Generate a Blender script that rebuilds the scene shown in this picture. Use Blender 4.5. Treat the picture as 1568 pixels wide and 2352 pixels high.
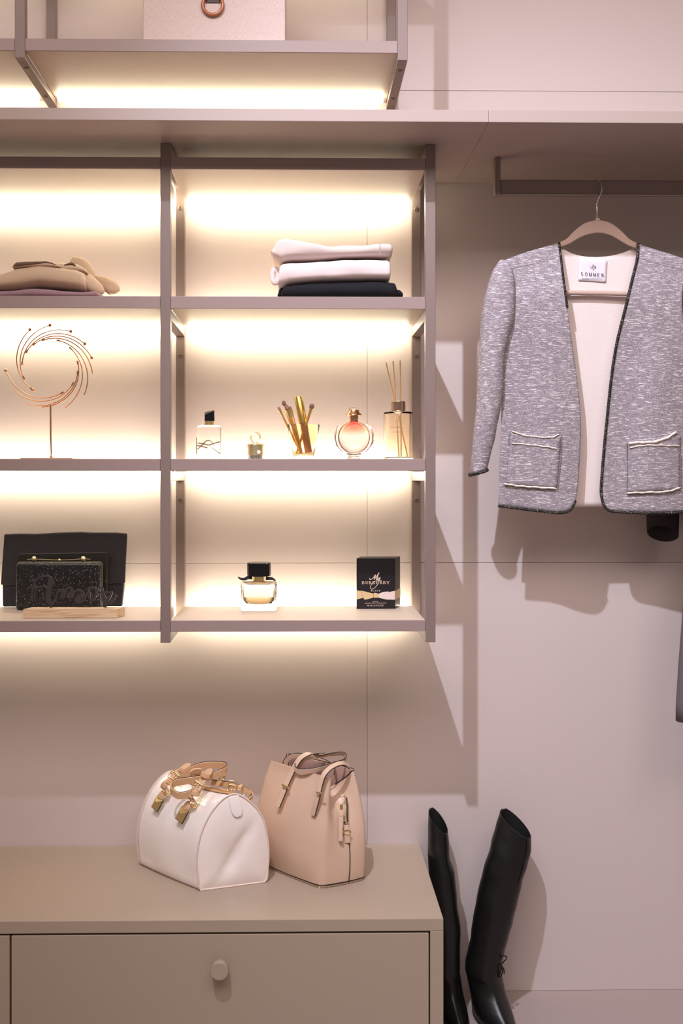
import bpy, bmesh, math, random
from mathutils import Vector, Matrix, noise

for o in list(bpy.data.objects):
    bpy.data.objects.remove(o, do_unlink=True)
random.seed(7)
SC = bpy.context.scene
COL = SC.collection
V = Vector
R = math.radians

# ------------------------------------------------------------------ camera
FPX, CX, CY = 2300.0, 725.0, 1095.0      # focal length and principal point of a 1568 x 2352 frame
YAW, CAMD, CAMZ = 0.0153, 2.66, 1.37
cam = bpy.data.cameras.new('camera')
cam.sensor_fit = 'VERTICAL'
cam.sensor_height = 36.0
cam.sensor_width = 24.0
cam.lens = 36.0 * FPX / 2352
cam.shift_x = (784 - CX) / 2352
cam.shift_y = -(1176 - CY) / 2352
cam.clip_start = 0.05
camo = bpy.data.objects.new('camera', cam)
COL.objects.link(camo)
camo.location = (0, -CAMD, CAMZ)
camo.rotation_euler = (R(90), 0, -YAW)
SC.camera = camo

# ------------------------------------------------------------------ world, lights, exposure
SC.view_settings.view_transform = 'Standard'
SC.view_settings.look = 'None'
SC.view_settings.gamma = 1.0
SC.view_settings.use_curve_mapping = False
SC.view_settings.exposure = 0.0

w = bpy.data.worlds.new('showroom_air')
SC.world = w
w.use_nodes = True
bg = w.node_tree.nodes['Background']
bg.inputs[0].default_value = (1.0, 0.86, 0.76, 1)
bg.inputs[1].default_value = 0.27

def lamp(name, kind, loc, aim, energy, color, **kw):
    l = bpy.data.lights.new(name, kind)
    l.energy = energy
    l.color = color
    for k, v in kw.items():
        setattr(l, k, v)
    o = bpy.data.objects.new(name, l)
    COL.objects.link(o)
    o.location = loc
    o.rotation_euler = (V(aim) - V(loc)).to_track_quat('-Z', 'Y').to_euler()
    return o

# ceiling spotlight in front of the shelving, it throws every hard shadow in the picture
lamp('ceiling_spot', 'SPOT', (-0.475, -1.908, 3.474), (1.5, 0, 0.18), 350, (0.79, 0.85, 1.0),
     spot_size=R(74), spot_blend=1.0, shadow_soft_size=0.022)
# added soft fill near the ceiling, for the room's general light
lamp('ceiling_fill', 'AREA', (0.1, -2.35, 3.55), (0.0, -0.6, 0.4), 126, (1.0, 0.87, 0.83),
     shape='RECTANGLE', size=3.2, size_y=1.8)
LED_STRENGTH = 14.0

# ------------------------------------------------------------------ pixel to place
_c, _s = math.cos(YAW), math.sin(YAW)
def ray(px, py):
    u, wv = (px - CX) / FPX, -(py - CY) / FPX
    return V((u * _c + _s, _c - u * _s, wv))
def at(px, py, y):
    d = ray(px, py)
    return V((0, -CAMD, CAMZ)) + d * ((y + CAMD) / d.y)
def atz(px, py, z):
    d = ray(px, py)
    return V((0, -CAMD, CAMZ)) + d * ((z - CAMZ) / d.z)
def X(px, y): return at(px, CY, y).x
def Z(py, y, px=690): return at(px, py, y).z

# ------------------------------------------------------------------ materials
def lin(c):
    c = c / 255.0
    return c / 12.92 if c <= 0.04045 else ((c + 0.055) / 1.055) ** 2.4
def rgb(r, g, b): return (lin(r), lin(g), lin(b), 1)
_M = {}
def mat(name, col, rough=0.5, metal=0.0, spec=0.5, bump=None, var=None, trans=0.0, ior=1.45,
        emit=None, estr=1.0, coat=0.0, sheen=0.0):
    """bump=(scale vec or number, strength, distance); var=(scale, second colour, low, high)"""
    if name in _M: return _M[name]
    m = bpy.data.materials.new(name)
    m.use_nodes = True
    nt = m.node_tree
    p = nt.nodes['Principled BSDF']
    p.inputs['Base Color'].default_value = col
    p.inputs['Roughness'].default_value = rough
    p.inputs['Metallic'].default_value = metal
    p.inputs['Specular IOR Level'].default_value = spec
    p.inputs['Transmission Weight'].default_value = trans
    p.inputs['IOR'].default_value = ior
    p.inputs['Coat Weight'].default_value = coat
    p.inputs['Coat Roughness'].default_value = 0.08
    if sheen:
        p.inputs['Sheen Weight'].default_value = sheen
        p.inputs['Sheen Roughness'].default_value = 0.5
    if emit:
        p.inputs['Emission Color'].default_value = emit
        p.inputs['Emission Strength'].default_value = estr
    def nz(scale, detail=3.0):
        tc = nt.nodes.new('ShaderNodeTexCoord')
        mp = nt.nodes.new('ShaderNodeMapping')
        sc = scale if hasattr(scale, '__len__') else (scale,) * 3
        mp.inputs['Scale'].default_value = sc
        nt.links.new(tc.outputs['Object'], mp.inputs['Vector'])
        n = nt.nodes.new('ShaderNodeTexNoise')
        n.inputs['Scale'].default_value = 1.0
        n.inputs['Detail'].default_value = detail
        nt.links.new(mp.outputs[0], n.inputs['Vector'])
        return n.outputs['Fac']
    if bump:
        b = nt.nodes.new('ShaderNodeBump')
        b.inputs['Strength'].default_value = bump[1]
        b.inputs['Distance'].default_value = bump[2]
        nt.links.new(nz(bump[0]), b.inputs['Height'])
        nt.links.new(b.outputs[0], p.inputs['Normal'])
    if var:
        cur = None
        for (scale, c2, lo, hi) in (var if isinstance(var, list) else [var]):
            mr = nt.nodes.new('ShaderNodeMapRange')
            mr.inputs['From Min'].default_value = lo
            mr.inputs['From Max'].default_value = hi
            nt.links.new(nz(scale), mr.inputs['Value'])
            mx = nt.nodes.new('ShaderNodeMix')
            mx.data_type = 'RGBA'
            mx.inputs['A'].default_value = col
            mx.inputs['B'].default_value = c2
            if cur: nt.links.new(cur, mx.inputs['A'])
            nt.links.new(mr.outputs[0], mx.inputs['Factor'])
            cur = mx.outputs['Result']
        nt.links.new(cur, p.inputs['Base Color'])
    _M[name] = m
    return m

WALL = mat('wall_laminate', rgb(206, 190, 187), 0.55, spec=0.35, bump=((60, 60, 900), 0.05, 0.0005))
FLOORM = mat('pale_floor', rgb(166, 148, 144), 0.35, spec=0.5)
CEIL = mat('ceiling_paint', rgb(225, 215, 208), 0.8)
LACQ = mat('greige_lacquer', rgb(166, 148, 132), 0.36, spec=0.45, bump=(1200, 0.06, 0.0003))
LEDGEM = mat('ledge_lacquer', rgb(166, 147, 141), 0.40, spec=0.45, bump=((500, 900, 900), 0.10, 0.0004))
SHELFM = mat('shelf_laminate', rgb(200, 182, 168), 0.45, spec=0.4, bump=((420, 900, 900), 0.22, 0.0006),
             var=((260, 700, 700), rgb(178, 160, 146), 0.52, 0.75))
POSTM = mat('taupe_metal', rgb(131, 112, 107), 0.42, metal=0.0, spec=0.5)
EDGEM = mat('shelf_front_tone', rgb(153, 132, 128), 0.42, spec=0.45)  # front strips darker and more mauve than the shelf boards
SCREWM = mat('screw_metal', rgb(132, 114, 107), 0.4, metal=0.5)
DARKGAP = mat('dark_gap', rgb(40, 34, 31), 0.8)
LEDM = mat('led_diffuser', (1, 1, 1, 1), 0.5, emit=(1.0, 0.97, 0.71, 1), estr=LED_STRENGTH)
CHROME = mat('chrome', rgb(215, 210, 210), 0.16, metal=1.0)
GOLD = mat('gold_metal', rgb(238, 210, 150), 0.28, metal=1.0)
PALEGOLD = mat('pale_gold', rgb(240, 222, 180), 0.3, metal=1.0)
ROSEGOLD = mat('rose_gold', rgb(214, 158, 120), 0.25, metal=1.0)
BLACKGLOSS = mat('black_gloss', rgb(16, 14, 15), 0.15)
BLACKMATT = mat('black_matt', rgb(22, 20, 22), 0.55)
GLASS = mat('clear_glass', (1, 1, 1, 1), 0.0, trans=1.0, ior=1.45)

# ------------------------------------------------------------------ object helpers
ORG = {}
def tag(o, label=None, cat=None, group=None, kind=None):
    if label: o['label'] = label
    if cat: o['category'] = cat
    if group: o['group'] = group
    if kind: o['kind'] = kind
    return o
def thing(name, loc, label, cat, group=None):
    o = bpy.data.objects.new(name, None)
    o.empty_display_size = 0.05
    COL.objects.link(o)
    o.location = loc
    ORG[o.name] = V(loc)
    return tag(o, label, cat, group)

class M:
    def __init__(s): s.v, s.f = [], []
    def add(s, vs, fs):
        b = len(s.v)
        s.v += [V(p) for p in vs]
        s.f += [tuple(i + b for i in f) for f in fs]
        return s
    def box(s, x0, x1, y0, y1, z0, z1):
        return s.add([(x0,y0,z0),(x1,y0,z0),(x1,y1,z0),(x0,y1,z0),(x0,y0,z1),(x1,y0,z1),(x1,y1,z1),(x0,y1,z1)],
                     [(0,3,2,1),(4,5,6,7),(0,1,5,4),(1,2,6,5),(2,3,7,6),(3,0,4,7)])
    def obox(s, c, a, b, d):
        c, a, b, d = V(c), V(a), V(b), V(d)
        if a.cross(b).dot(d) < 0: d = -d
        P = [c-a-b-d, c+a-b-d, c+a+b-d, c-a+b-d, c-a-b+d, c+a-b+d, c+a+b+d, c-a+b+d]
        return s.add(P, [(0,3,2,1),(4,5,6,7),(0,1,5,4),(1,2,6,5),(2,3,7,6),(3,0,4,7)])
    def loft(s, rings, cap0=True, cap1=True, closed=False, ring_closed=True):
        n = len(rings[0]); m = len(rings)
        vs = [p for r in rings for p in r]
        fs = []
        for i in range(m if closed else m - 1):
            a, b = i * n, ((i + 1) % m) * n
            for j in range(n if ring_closed else n - 1):
                k = (j + 1) % n
                fs.append((a + j, a + k, b + k, b + j))
        if not closed and ring_closed:
            if cap0: fs.append(tuple(range(n - 1, -1, -1)))
            if cap1: fs.append(tuple(range((m - 1) * n, m * n)))
        return s.add(vs, fs)
    def lathe(s, c, prof, n=32, ax=None, cap=True):
        c = V(c)
        if ax is None: u, v_, z = V((1,0,0)), V((0,1,0)), V((0,0,1))
        else:
            z = V(ax).normalized(); u = z.orthogonal().normalized(); v_ = z.cross(u)
        rings = [[c + u * (r * math.cos(2*math.pi*k/n)) + v_ * (r * math.sin(2*math.pi*k/n)) + z * h for k in range(n)]
                 for r, h in prof]
        return s.loft(rings, cap, cap)
    def tube(s, pts, r, n=8, closed=False, flat=1.0):
        pts = [V(p) for p in pts]
        m = len(pts)
        rr = r if hasattr(r, '__len__') else [r] * m
        rings = []
        up = None
        for i in range(m):
            a = pts[(i - 1) % m] if (closed or i > 0) else pts[i]
            b = pts[(i + 1) % m] if (closed or i < m - 1) else pts[i]
            t = (b - a).normalized()
            if up is None: up = t.orthogonal().normalized()
            up = up - t * up.dot(t)
            up = up.normalized() if up.length > 1e-6 else t.orthogonal().normalized()
            sd = t.cross(up)
            rings.append([pts[i] + up * (rr[i] * math.cos(2*math.pi*k/n)) + sd * (rr[i] * flat * math.sin(2*math.pi*k/n)) for k in range(n)])
        return s.loft(rings, closed=closed)
    def ribbon(s, pts, wdirs, width, thick, closed=False):
        pts = [V(p) for p in pts]; m = len(pts)
        ww = width if hasattr(width, '__len__') else [width] * m
        rings = []
        for i in range(m):
            a = pts[(i - 1) % m] if (closed or i > 0) else pts[i]
            b = pts[(i + 1) % m] if (closed or i < m - 1) else pts[i]
            t = (b - a).normalized()
            wd = V(wdirs[i] if isinstance(wdirs, list) else wdirs)
            wd = (wd - t * wd.dot(t)).normalized()
            nn = t.cross(wd)
            h, k = wd * (ww[i] / 2), nn * (thick / 2)
            rings.append([pts[i]-h-k, pts[i]+h-k, pts[i]+h+k, pts[i]-h+k])
        return s.loft(rings, closed=closed)
    def prism(s, poly, off):
        poly = [V(p) for p in poly]; off = V(off); n = len(poly)
        fs = [tuple(range(n - 1, -1, -1)), tuple(range(n, 2 * n))]
        for j in range(n):
            k = (j + 1) % n
            fs.append((j, k, n + k, n + j))
        return s.add(poly + [p + off for p in poly], fs)
    def stroke(s, pts, widths, normal, thick):
        """flat brush stroke: a ribbon in the plane across `normal`"""
        pts = [V(p) for p in pts]; m = len(pts); nrm = V(normal).normalized()
        ww = widths if hasattr(widths, '__len__') else [widths] * m
        rings = []
        for i in range(m):
            t = (pts[min(i+1, m-1)] - pts[max(i-1, 0)]).normalized()
            sd = t.cross(nrm).normalized() * (ww[i] / 2)
            k = nrm * (thick / 2)
            rings.append([pts[i]-sd-k, pts[i]+sd-k, pts[i]+sd+k, pts[i]-sd+k])
        return s.loft(rings)
    def grid(s, rows):
        return s.loft(rows, ring_closed=False)
    def ball(s, c, r, n=12):
        prof = [(max(1e-5, r * math.sin(math.pi*k/n)), -r * math.cos(math.pi*k/n)) for k in range(n + 1)]
        return s.lathe(c, prof, 16, cap=False)
    def build(s, name, m, parent=None, smooth=None, bevel=0, seg=2, sub=0, solid=0, solid_off=-1, mat2=None):
        if parent is None:
            xs = [p.x for p in s.v]; ys = [p.y for p in s.v]; zs = [p.z for p in s.v]
            org = V(((min(xs)+max(xs))/2, (min(ys)+max(ys))/2, min(zs)))
        else: org = ORG[parent.name]
        me = bpy.data.meshes.new(name)
        me.from_pydata([tuple(p - org) for p in s.v], [], s.f)
        bm = bmesh.new(); bm.from_mesh(me)
        bmesh.ops.recalc_face_normals(bm, faces=bm.faces)
        bm.to_mesh(me); bm.free()
        me.materials.append(m)
        if mat2: me.materials.append(mat2)
        o = bpy.data.objects.new(name, me)
        COL.objects.link(o)
        if parent is None: o.location = org
        else: o.parent = parent
        ORG[o.name] = org
        if smooth is not None:
            me.polygons.foreach_set('use_smooth', [True] * len(me.polygons))
            if smooth < 180: me.set_sharp_from_angle(angle=R(smooth))
        if solid:
            sm = o.modifiers.new('thickness', 'SOLIDIFY'); sm.thickness = solid; sm.offset = solid_off
            if mat2: sm.material_offset = 1
        if bevel:
            b = o.modifiers.new('bevel', 'BEVEL'); b.width = bevel; b.segments = seg; b.limit_method = 'ANGLE'; b.angle_limit = R(35)
        if sub:
            q = o.modifiers.new('subdivision', 'SUBSURF'); q.levels = sub; q.render_levels = sub
        return o

def smoothline(pts, n):
    """Catmull-Rom through pts, n samples"""
    pts = [V(p) for p in pts]; m = len(pts)
    out = []
    for k in range(n):
        t = k / (n - 1) * (m - 1)
        i = min(int(t), m - 2); f = t - i
        p0 = pts[i-1] if i > 0 else pts[i] * 2 - pts[i+1]
        p1, p2 = pts[i], pts[i+1]
        p3 = pts[i+2] if i + 2 < m else pts[i+1] * 2 - pts[i]
        out.append(0.5 * ((2*p1) + (p2-p0)*f + (2*p0-5*p1+4*p2-p3)*f*f + (3*p1-p0-3*p2+p3)*f**3))
    return out
def line2(pts, n):
    return smoothline([V((p[0], p[1], 0)) for p in pts], n)
def lerp1(xs, ys, x):
    if x <= xs[0]: return ys[0]
    for i in range(len(xs) - 1):
        if x <= xs[i+1]:
            f = (x - xs[i]) / (xs[i+1] - xs[i])
            f = f * f * (3 - 2 * f) * 0.5 + f * 0.5
            return ys[i] + (ys[i+1] - ys[i]) * f
    return ys[-1]
def resample(pts, n):
    """even arc-length resampling of a polyline"""
    L = [0]
    for a, b in zip(pts, pts[1:]): L.append(L[-1] + (b - a).length)
    out = []; j = 0
    for k in range(n):
        t = L[-1] * k / (n - 1)
        while j < len(L) - 2 and L[j+1] < t: j += 1
        f = 0 if L[j+1] == L[j] else (t - L[j]) / (L[j+1] - L[j])
        out.append(pts[j].lerp(pts[j+1], f))
    return out

def text(name, body, size, c, m, parent, width=None, shear=0.0, spacing=1.0, rot=0.0, yaw=0.0):
    cu = bpy.data.curves.new(name, 'FONT')
    cu.body = body; cu.size = size; cu.align_x = 'CENTER'; cu.align_y = 'CENTER'
    cu.extrude = 0.00015; cu.shear = shear; cu.space_character = spacing; cu.resolution_u = 3
    tmp = bpy.data.objects.new(name, cu); COL.objects.link(tmp)
    dg = bpy.context.evaluated_depsgraph_get()
    me = bpy.data.meshes.new_from_object(tmp.evaluated_get(dg))
    bpy.data.objects.remove(tmp, do_unlink=True)
    xs = [p.co.x for p in me.vertices]
    k = (width / (max(xs) - min(xs))) if width else 1.0
    me.transform(Matrix.Scale(k, 4)) if width else None
    me.transform(Matrix.Rotation(rot, 4, 'Z'))
    me.transform(Matrix.Rotation(R(90), 4, 'X'))
    me.transform(Matrix.Rotation(yaw, 4, 'Z'))
    me.transform(Matrix.Translation(V(c) - ORG[parent.name]))
    me.materials.clear(); me.materials.append(m)
    o = bpy.data.objects.new(name, me); COL.objects.link(o); o.parent = parent
    ORG[o.name] = ORG[parent.name]
    return o

# serif capitals drawn with thick and thin strokes: (points, thick?) on a 0..1 square
def arcp(cx, cy, rx, ry, a0, a1, n=9):
    return [(cx + rx*math.cos(R(a0+(a1-a0)*k/(n-1))), cy + ry*math.sin(R(a0+(a1-a0)*k/(n-1)))) for k in range(n)]
K, N = 0.17, 0.07
SERIF = {
 'S': [(arcp(.42,.74,.28,.23,40,260)+arcp(.44,.27,.30,.25,85,-140), .12)],
 'O': [(arcp(.5,.5,.40,.48,90,450,17), .11)],
 'M': [([(.12,0),(.12,1)],N),([(.12,1),(.5,.05)],K),([(.5,.05),(.88,1)],N),([(.86,1),(.86,0)],K),([(0,0),(.26,0)],N),([(.72,0),(1,0)],N),([(0,1),(.2,1)],N),([(.8,1),(1,1)],N)],
 'E': [([(.2,0),(.2,1)],K),([(.05,1),(.8,1),(.82,.78)],N),([(.2,.5),(.6,.5)],N),([(.05,0),(.82,0),(.85,.25)],N),([(.6,.6),(.6,.4)],N)],
 'R': [([(.2,0),(.2,1)],K),([(.05,1),(.45,1)]+arcp(.45,.76,.28,.24,90,-90)+[(.2,.52)],N),([(.66,.9),(.74,.76),(.66,.62)],.12),([(.45,.52),(.85,.02),(1,.0)],.14),([(.05,0),(.38,0)],N)],
 'B': [([(.2,0),(.2,1)],K),([(.05,1),(.45,1)]+arcp(.45,.76,.26,.24,90,-90)+[(.2,.52)],N),([(.2,.52),(.5,.52)]+arcp(.5,.26,.3,.26,90,-90)+[(.05,0)],N),([(.64,.9),(.72,.76),(.64,.62)],.12),([(.73,.45),(.81,.26),(.73,.08)],.13)],
 'U': [([(.2,1),(.2,.3)]+arcp(.5,.3,.3,.3,180,360)+[(.8,1)],N),([(.2,1),(.2,.3),(.27,.12)],K),([(.03,1),(.4,1)],N),([(.66,1),(.97,1)],N)],
 'Y': [([(.12,1),(.5,.45)],K),([(.88,1),(.5,.45)],N),([(.5,.45),(.5,0)],K),([(.3,0),(.7,0)],N),([(0,1),(.3,1)],N),([(.72,1),(1,1)],N)],
 'L': [([(.25,0),(.25,1)],K),([(.08,1),(.42,1)],N),([(.08,0),(.85,0),(.88,.28)],N)],
 'A': [([(.12,0),(.5,1)],N),([(.5,1),(.86,0)],K),([(.24,.33),(.72,.33)],N),([(0,0),(.26,0)],N),([(.7,0),(1,0)],N)],
 'C': [(arcp(.52,.5,.40,.48,45,315,15), .11),([(.82,.95),(.82,.7)],N)],
 'K': [([(.2,0),(.2,1)],K),([(.05,1),(.38,1)],N),([(.05,0),(.38,0)],N),([(.22,.4),(.85,1)],N),([(.4,.55),(.86,0)],K),([(.68,0),(1,0)],N)],
 'I': [([(.5,0),(.5,1)],K),([(.3,1),(.7,1)],N),([(.3,0),(.7,0)],N)],
}
def serif(name, word, org, ux, uz, m, parent, width, height, gap=0.25, bold=1.0):
    """word with its lower left corner at org, running along ux"""
    org, ux, uz = V(org), V(ux).normalized(), V(uz).normalized()
    n = len(word)
    cw = width / (n + gap * (n - 1))
    nrm = ux.cross(uz)
    g = M()
    for i, ch in enumerate(word):
        x0 = i * cw * (1 + gap)
        for q, (pts, wd) in enumerate(SERIF[ch]):
            P = [org + nrm * (q * 0.00003) + ux * (x0 + p[0] * cw) + uz * (p[1] * height) for p in pts]
            g.stroke(P, wd * bold * (cw + height) / 2, nrm, 0.0003)
    return g.build(name, m, parent)
# ------------------------------------------------------------------ the room
wall = M().box(-3.2, 3.2, 0.003, 0.16, -0.02, 3.62).build('wall_back', mat('joint_shadow_board', rgb(165, 145, 135), 0.8))
tag(wall, kind='structure')
JX = X(843, 0)
JZ = [0.0, Z(1293, 0), Z(206, 0), 3.6]
for i in range(-3, 3):
    x0, x1 = JX + 1.24 * i, JX + 1.24 * (i + 1)
    if x1 < -3.19 or x0 > 3.19: continue
    for z0, z1 in zip(JZ, JZ[1:]):
        M().box(max(x0, -3.2) + 0.0005, min(x1, 3.2) - 0.0005, 0, 0.003, z0 + 0.0005, z1 - 0.0005).build('panel', WALL, wall, bevel=0.0004, seg=1)
tag(M().box(-3.2, 3.2, -5.4, 0.16, -0.06, 0.0).build('floor', FLOORM), kind='structure')
tag(M().box(-3.2, 3.2, -5.4, 0.16, 3.62, 3.7).build('ceiling', CEIL), kind='structure')

# ------------------------------------------------------------------ ledge boards under the upper unit
ZL = 2.150
YL = -0.463
xj = X(1122, YL)
def ledge(x0, x1, label):
    g = M().box(x0, x1, YL, -0.0005, ZL, ZL + 0.027)
    return tag(g.build('ledge_board', LEDGEM, bevel=0.001), label, 'shelf', 'ledge boards along the wall')
ledge(-2.6, xj - 0.00015, 'long pale ledge board running over the lit shelving, left of the joint')
ledge(xj + 0.00015, 2.4, 'pale ledge board right of the joint, over the hanging rod')

# ------------------------------------------------------------------ shelving units
YF = -0.314       # front of the posts
PD = 0.024        # post depth
PW = 0.0235
def screw(parent, c, ax):
    c, ax = V(c), V(ax).normalized()
    M().lathe(c, [(0.0062, -0.0005), (0.0062, 0.0012), (0.0045, 0.002), (0.0022, 0.002), (0.002, 0.0008)], 14, ax).build('screw', SCREWM, parent, smooth=40)
def led(parent, x0, x1, y, z0, z1):
    s = M().box(x0, x1, y, y + 0.014, z0, z1).build('led_strip', LEDM, parent, bevel=0.003)
    s['label'] = 'glowing warm white light strip along the shelf back'

def unit(label, posts, ztop, zbot, rails, shelves, group):
    """posts: left x of each post; rails: z ranges of the side rails; shelves: (z0, z1, lit)"""
    root = thing('shelving_unit', ((posts[0] + posts[-1]) / 2, -0.01, zbot), label, 'shelving', group)
    for k, x in enumerate(posts):
        for y0 in (YF, -PD):
            p = M().box(x, x + PW, y0, y0 + PD, zbot, ztop).build('post', POSTM, root, bevel=0.0012)
            if y0 != YF:
                for (z0, z1) in rails[:-1]:
                    screw(p, (x + PW / 2, -PD - 0.0003, z0 - 0.05), (0, -1, 0))
        for (z0, z1) in rails:
            r = M().box(x, x + PW, YF + PD, -PD, z0, z1).build('side_rail', POSTM, root, bevel=0.001)
            if z0 == rails[-1][0]:
                for yy in (YF + 0.06, -0.075):
                    screw(r, (x + PW / 2, yy, z0 - 0.0002), (0, 0, -1))
    for a, b in zip(posts, posts[1:]):
        for (z0, z1, up) in shelves:
            s = M().box(a + PW + 0.0004, b - 0.0004, YF + 0.0034, -0.055 if up else -0.002, z0, z1).build('shelf', SHELFM, root, bevel=0.0012)
            M().box(a + PW + 0.0004, b - 0.0004, YF + 0.001, YF + 0.0032, z0, z1).build('front_edge', EDGEM, s, bevel=0.0008)
            led(s, a + PW + 0.012, b - 0.012, -0.0545, z0 - (0.018 if up is not None else 0.004), (z1 if up else z0 - 0.0003))
    return root

zs = lambda y: Z(y, YF)
px0 = X(368, YF); px1 = X(977, YF)
lower_posts = [px0 - (px1 - px0), px0, px1]
lower_shelves = [(zs(389), zs(362), True), (zs(709), zs(681), True), (zs(1081), zs(1054), True), (zs(1451), zs(1425), True)]
lower_rails = [(ZL - 0.0245, ZL - 0.0005)] + [(z0 - 0.0245, z0 - 0.0005) for z0, _, _ in lower_shelves[1:]]
unit('lit taupe shelving unit hung below the ledge, holding perfumes, clutches and folded clothes', lower_posts, ZL - 0.0005, zs(1476),
     lower_rails, lower_shelves, 'wall shelving units')
ux0, ux1 = X(33.5, YF), X(913, YF)
upper_shelves = [(zs(120), zs(92), False), (zs(120) + 0.355, zs(92) + 0.355, None)]  # top shelf is out of view; its thin strip is added to brighten the wall
upper_rails = [(zs(137) + 0.92, zs(137) + 0.944), (zs(137), zs(120) - 0.0005)]
unit('taupe shelving unit above the ledge, holding the linen box', [ux0 - (ux1 - ux0), ux0, ux1], zs(137) + 0.944, zs(137),
     upper_rails, upper_shelves, 'wall shelving units')

# ------------------------------------------------------------------ dresser
DF, DT = -0.450, 0.393
DZB = 0.045
dx1 = X(1018, DF)
dr = thing('dresser', (-0.6, DF / 2, 0), 'wide greige lacquered dresser with round knobs under the lit shelves', 'dresser')
M().box(-1.60, dx1, DF, -0.001, DT - 0.0275, DT).build('top', LACQ, dr, bevel=0.0012)
for a, b in ((-1.60, -1.571), (dx1 - 0.0292, dx1)):
    M().box(a, b, DF, -0.004, DZB, DT - 0.0279).build('side_panel', LACQ, dr, bevel=0.0008)
M().box(-1.571, dx1 - 0.0294, -0.012, -0.004, DZB, DT - 0.028).build('back_panel', LACQ, dr)
M().box(-1.571, dx1 - 0.0294, DF + 0.01, -0.0125, DZB, DZB + 0.018).build('bottom_panel', LACQ, dr)
M().box(-1.56, dx1 - 0.02, DF + 0.05, -0.03, 0.0, DZB - 0.0003).build('plinth', DARKGAP, dr)
drx = [X(24, DF), dx1 - 0.0292 - 0.003]
for (a, b, k) in ((drx[0] + 0.0015, drx[1], X(506, DF)), (-1.568, drx[0] - 0.0025, -1.16)):
    d = M().box(a, b, DF + 0.0015, DF + 0.021, DZB + 0.004, DT - 0.0275 - 0.005).build('drawer', LACQ, dr, bevel=0.0012)
    zk = Z(2217, DF)
    M().lathe((k, DF + 0.0015, zk), [(0.0135, 0.0), (0.0135, 0.009), (0.0185, 0.011), (0.0192, 0.0125), (0.0192, 0.027), (0.0185, 0.028)], 40, (0, -1, 0)).build('knob', LACQ, d, smooth=40)
    M().box(a + 0.006, b - 0.006, DF + 0.021, -0.05, DZB + 0.02, DT - 0.06).build('drawer_box', DARKGAP, d)

# ------------------------------------------------------------------ hanging rod
YR = -0.213
rod = thing('hanging_rod', (X(1300, YR), YR, ZL), 'flat taupe hanging rod fixed under the right ledge board', 'rod')
xb0, xb1 = X(1133.5, YR), X(1147, YR)
M().box(xb0, xb1, YR - 0.014, YR + 0.014, Z(450, YR, 1140), ZL - 0.0003).build('bracket', POSTM, rod, bevel=0.003)
M().box(2.1, 2.115, YR - 0.014, YR + 0.014, Z(450, YR, 1140), ZL - 0.0003).build('bracket', POSTM, rod, bevel=0.003)
rz0, rz1 = Z(450, YR, 1200), Z(414.5, YR, 1200)
M().box(xb1, 2.1, YR - 0.0075, YR + 0.0075, rz0, rz1).build('rail', POSTM, rod, bevel=0.003)
o = M().box(xb1, 2.1, YR - 0.0095, YR - 0.0058, rz0 - 0.0012, rz0 + 0.0025).build('rail_lip', mat('rail_metal', rgb(170, 156, 150), 0.4, metal=0.7), rod, bevel=0.0012)
o['label'] = 'brighter metal lip along the lower edge'

# ------------------------------------------------------------------ linen box on the upper shelf
LINEN = mat('linen', rgb(222, 203, 198), 0.9, bump=((900, 900, 140), 0.5, 0.0012), var=((1500, 1500, 110), rgb(196, 172, 166), 0.45, 0.72))
yb = -0.298
bx0, bx1 = X(328, yb), X(655, yb)
zb0 = zs(92)
lb = thing('storage_box', ((bx0 + bx1) / 2, yb + 0.11, zb0), 'pale linen storage box with a brown leather ring pull on the upper shelf', 'box')
M().box(bx0, bx1, yb, yb + 0.235, zb0, zb0 + 0.24).build('body', LINEN, lb, bevel=0.003)
M().box(bx0 - 0.002, bx1 + 0.002, yb - 0.002, yb + 0.237, zb0 + 0.24, zb0 + 0.262).build('lid', LINEN, lb, bevel=0.003)
LEATH = mat('tan_leather', rgb(170, 92, 46), 0.3, spec=0.6, coat=0.4)
rc = at(488.5, 11, yb - 0.006)
rr = 0.0235
M().tube([rc + V((math.cos(a) * rr, 0, math.sin(a) * rr)) for a in [2*math.pi*k/40 for k in range(40)]], 0.0042, 12, closed=True).build('ring_pull', LEATH, lb, smooth=180)
dl = mat('dark_leather', rgb(62, 36, 28), 0.5)
M().box(rc.x - 0.0165, rc.x + 0.0165, yb - 0.0025, yb + 0.001, rc.z + 0.0065, rc.z + 0.062).build('leather_tab', dl, lb, bevel=0.0008)
M().ribbon([rc + V((0, 0.004, 0.05)), rc + V((0, -0.003, 0.034)), rc + V((0, -0.0065, 0.028)), rc + V((0, -0.0072, 0.0225)), rc + V((0, -0.003, 0.0185)), rc + V((0, 0.0035, 0.018))], (1, 0, 0), 0.028, 0.0018).build('leather_loop', dl, lb)
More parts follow.
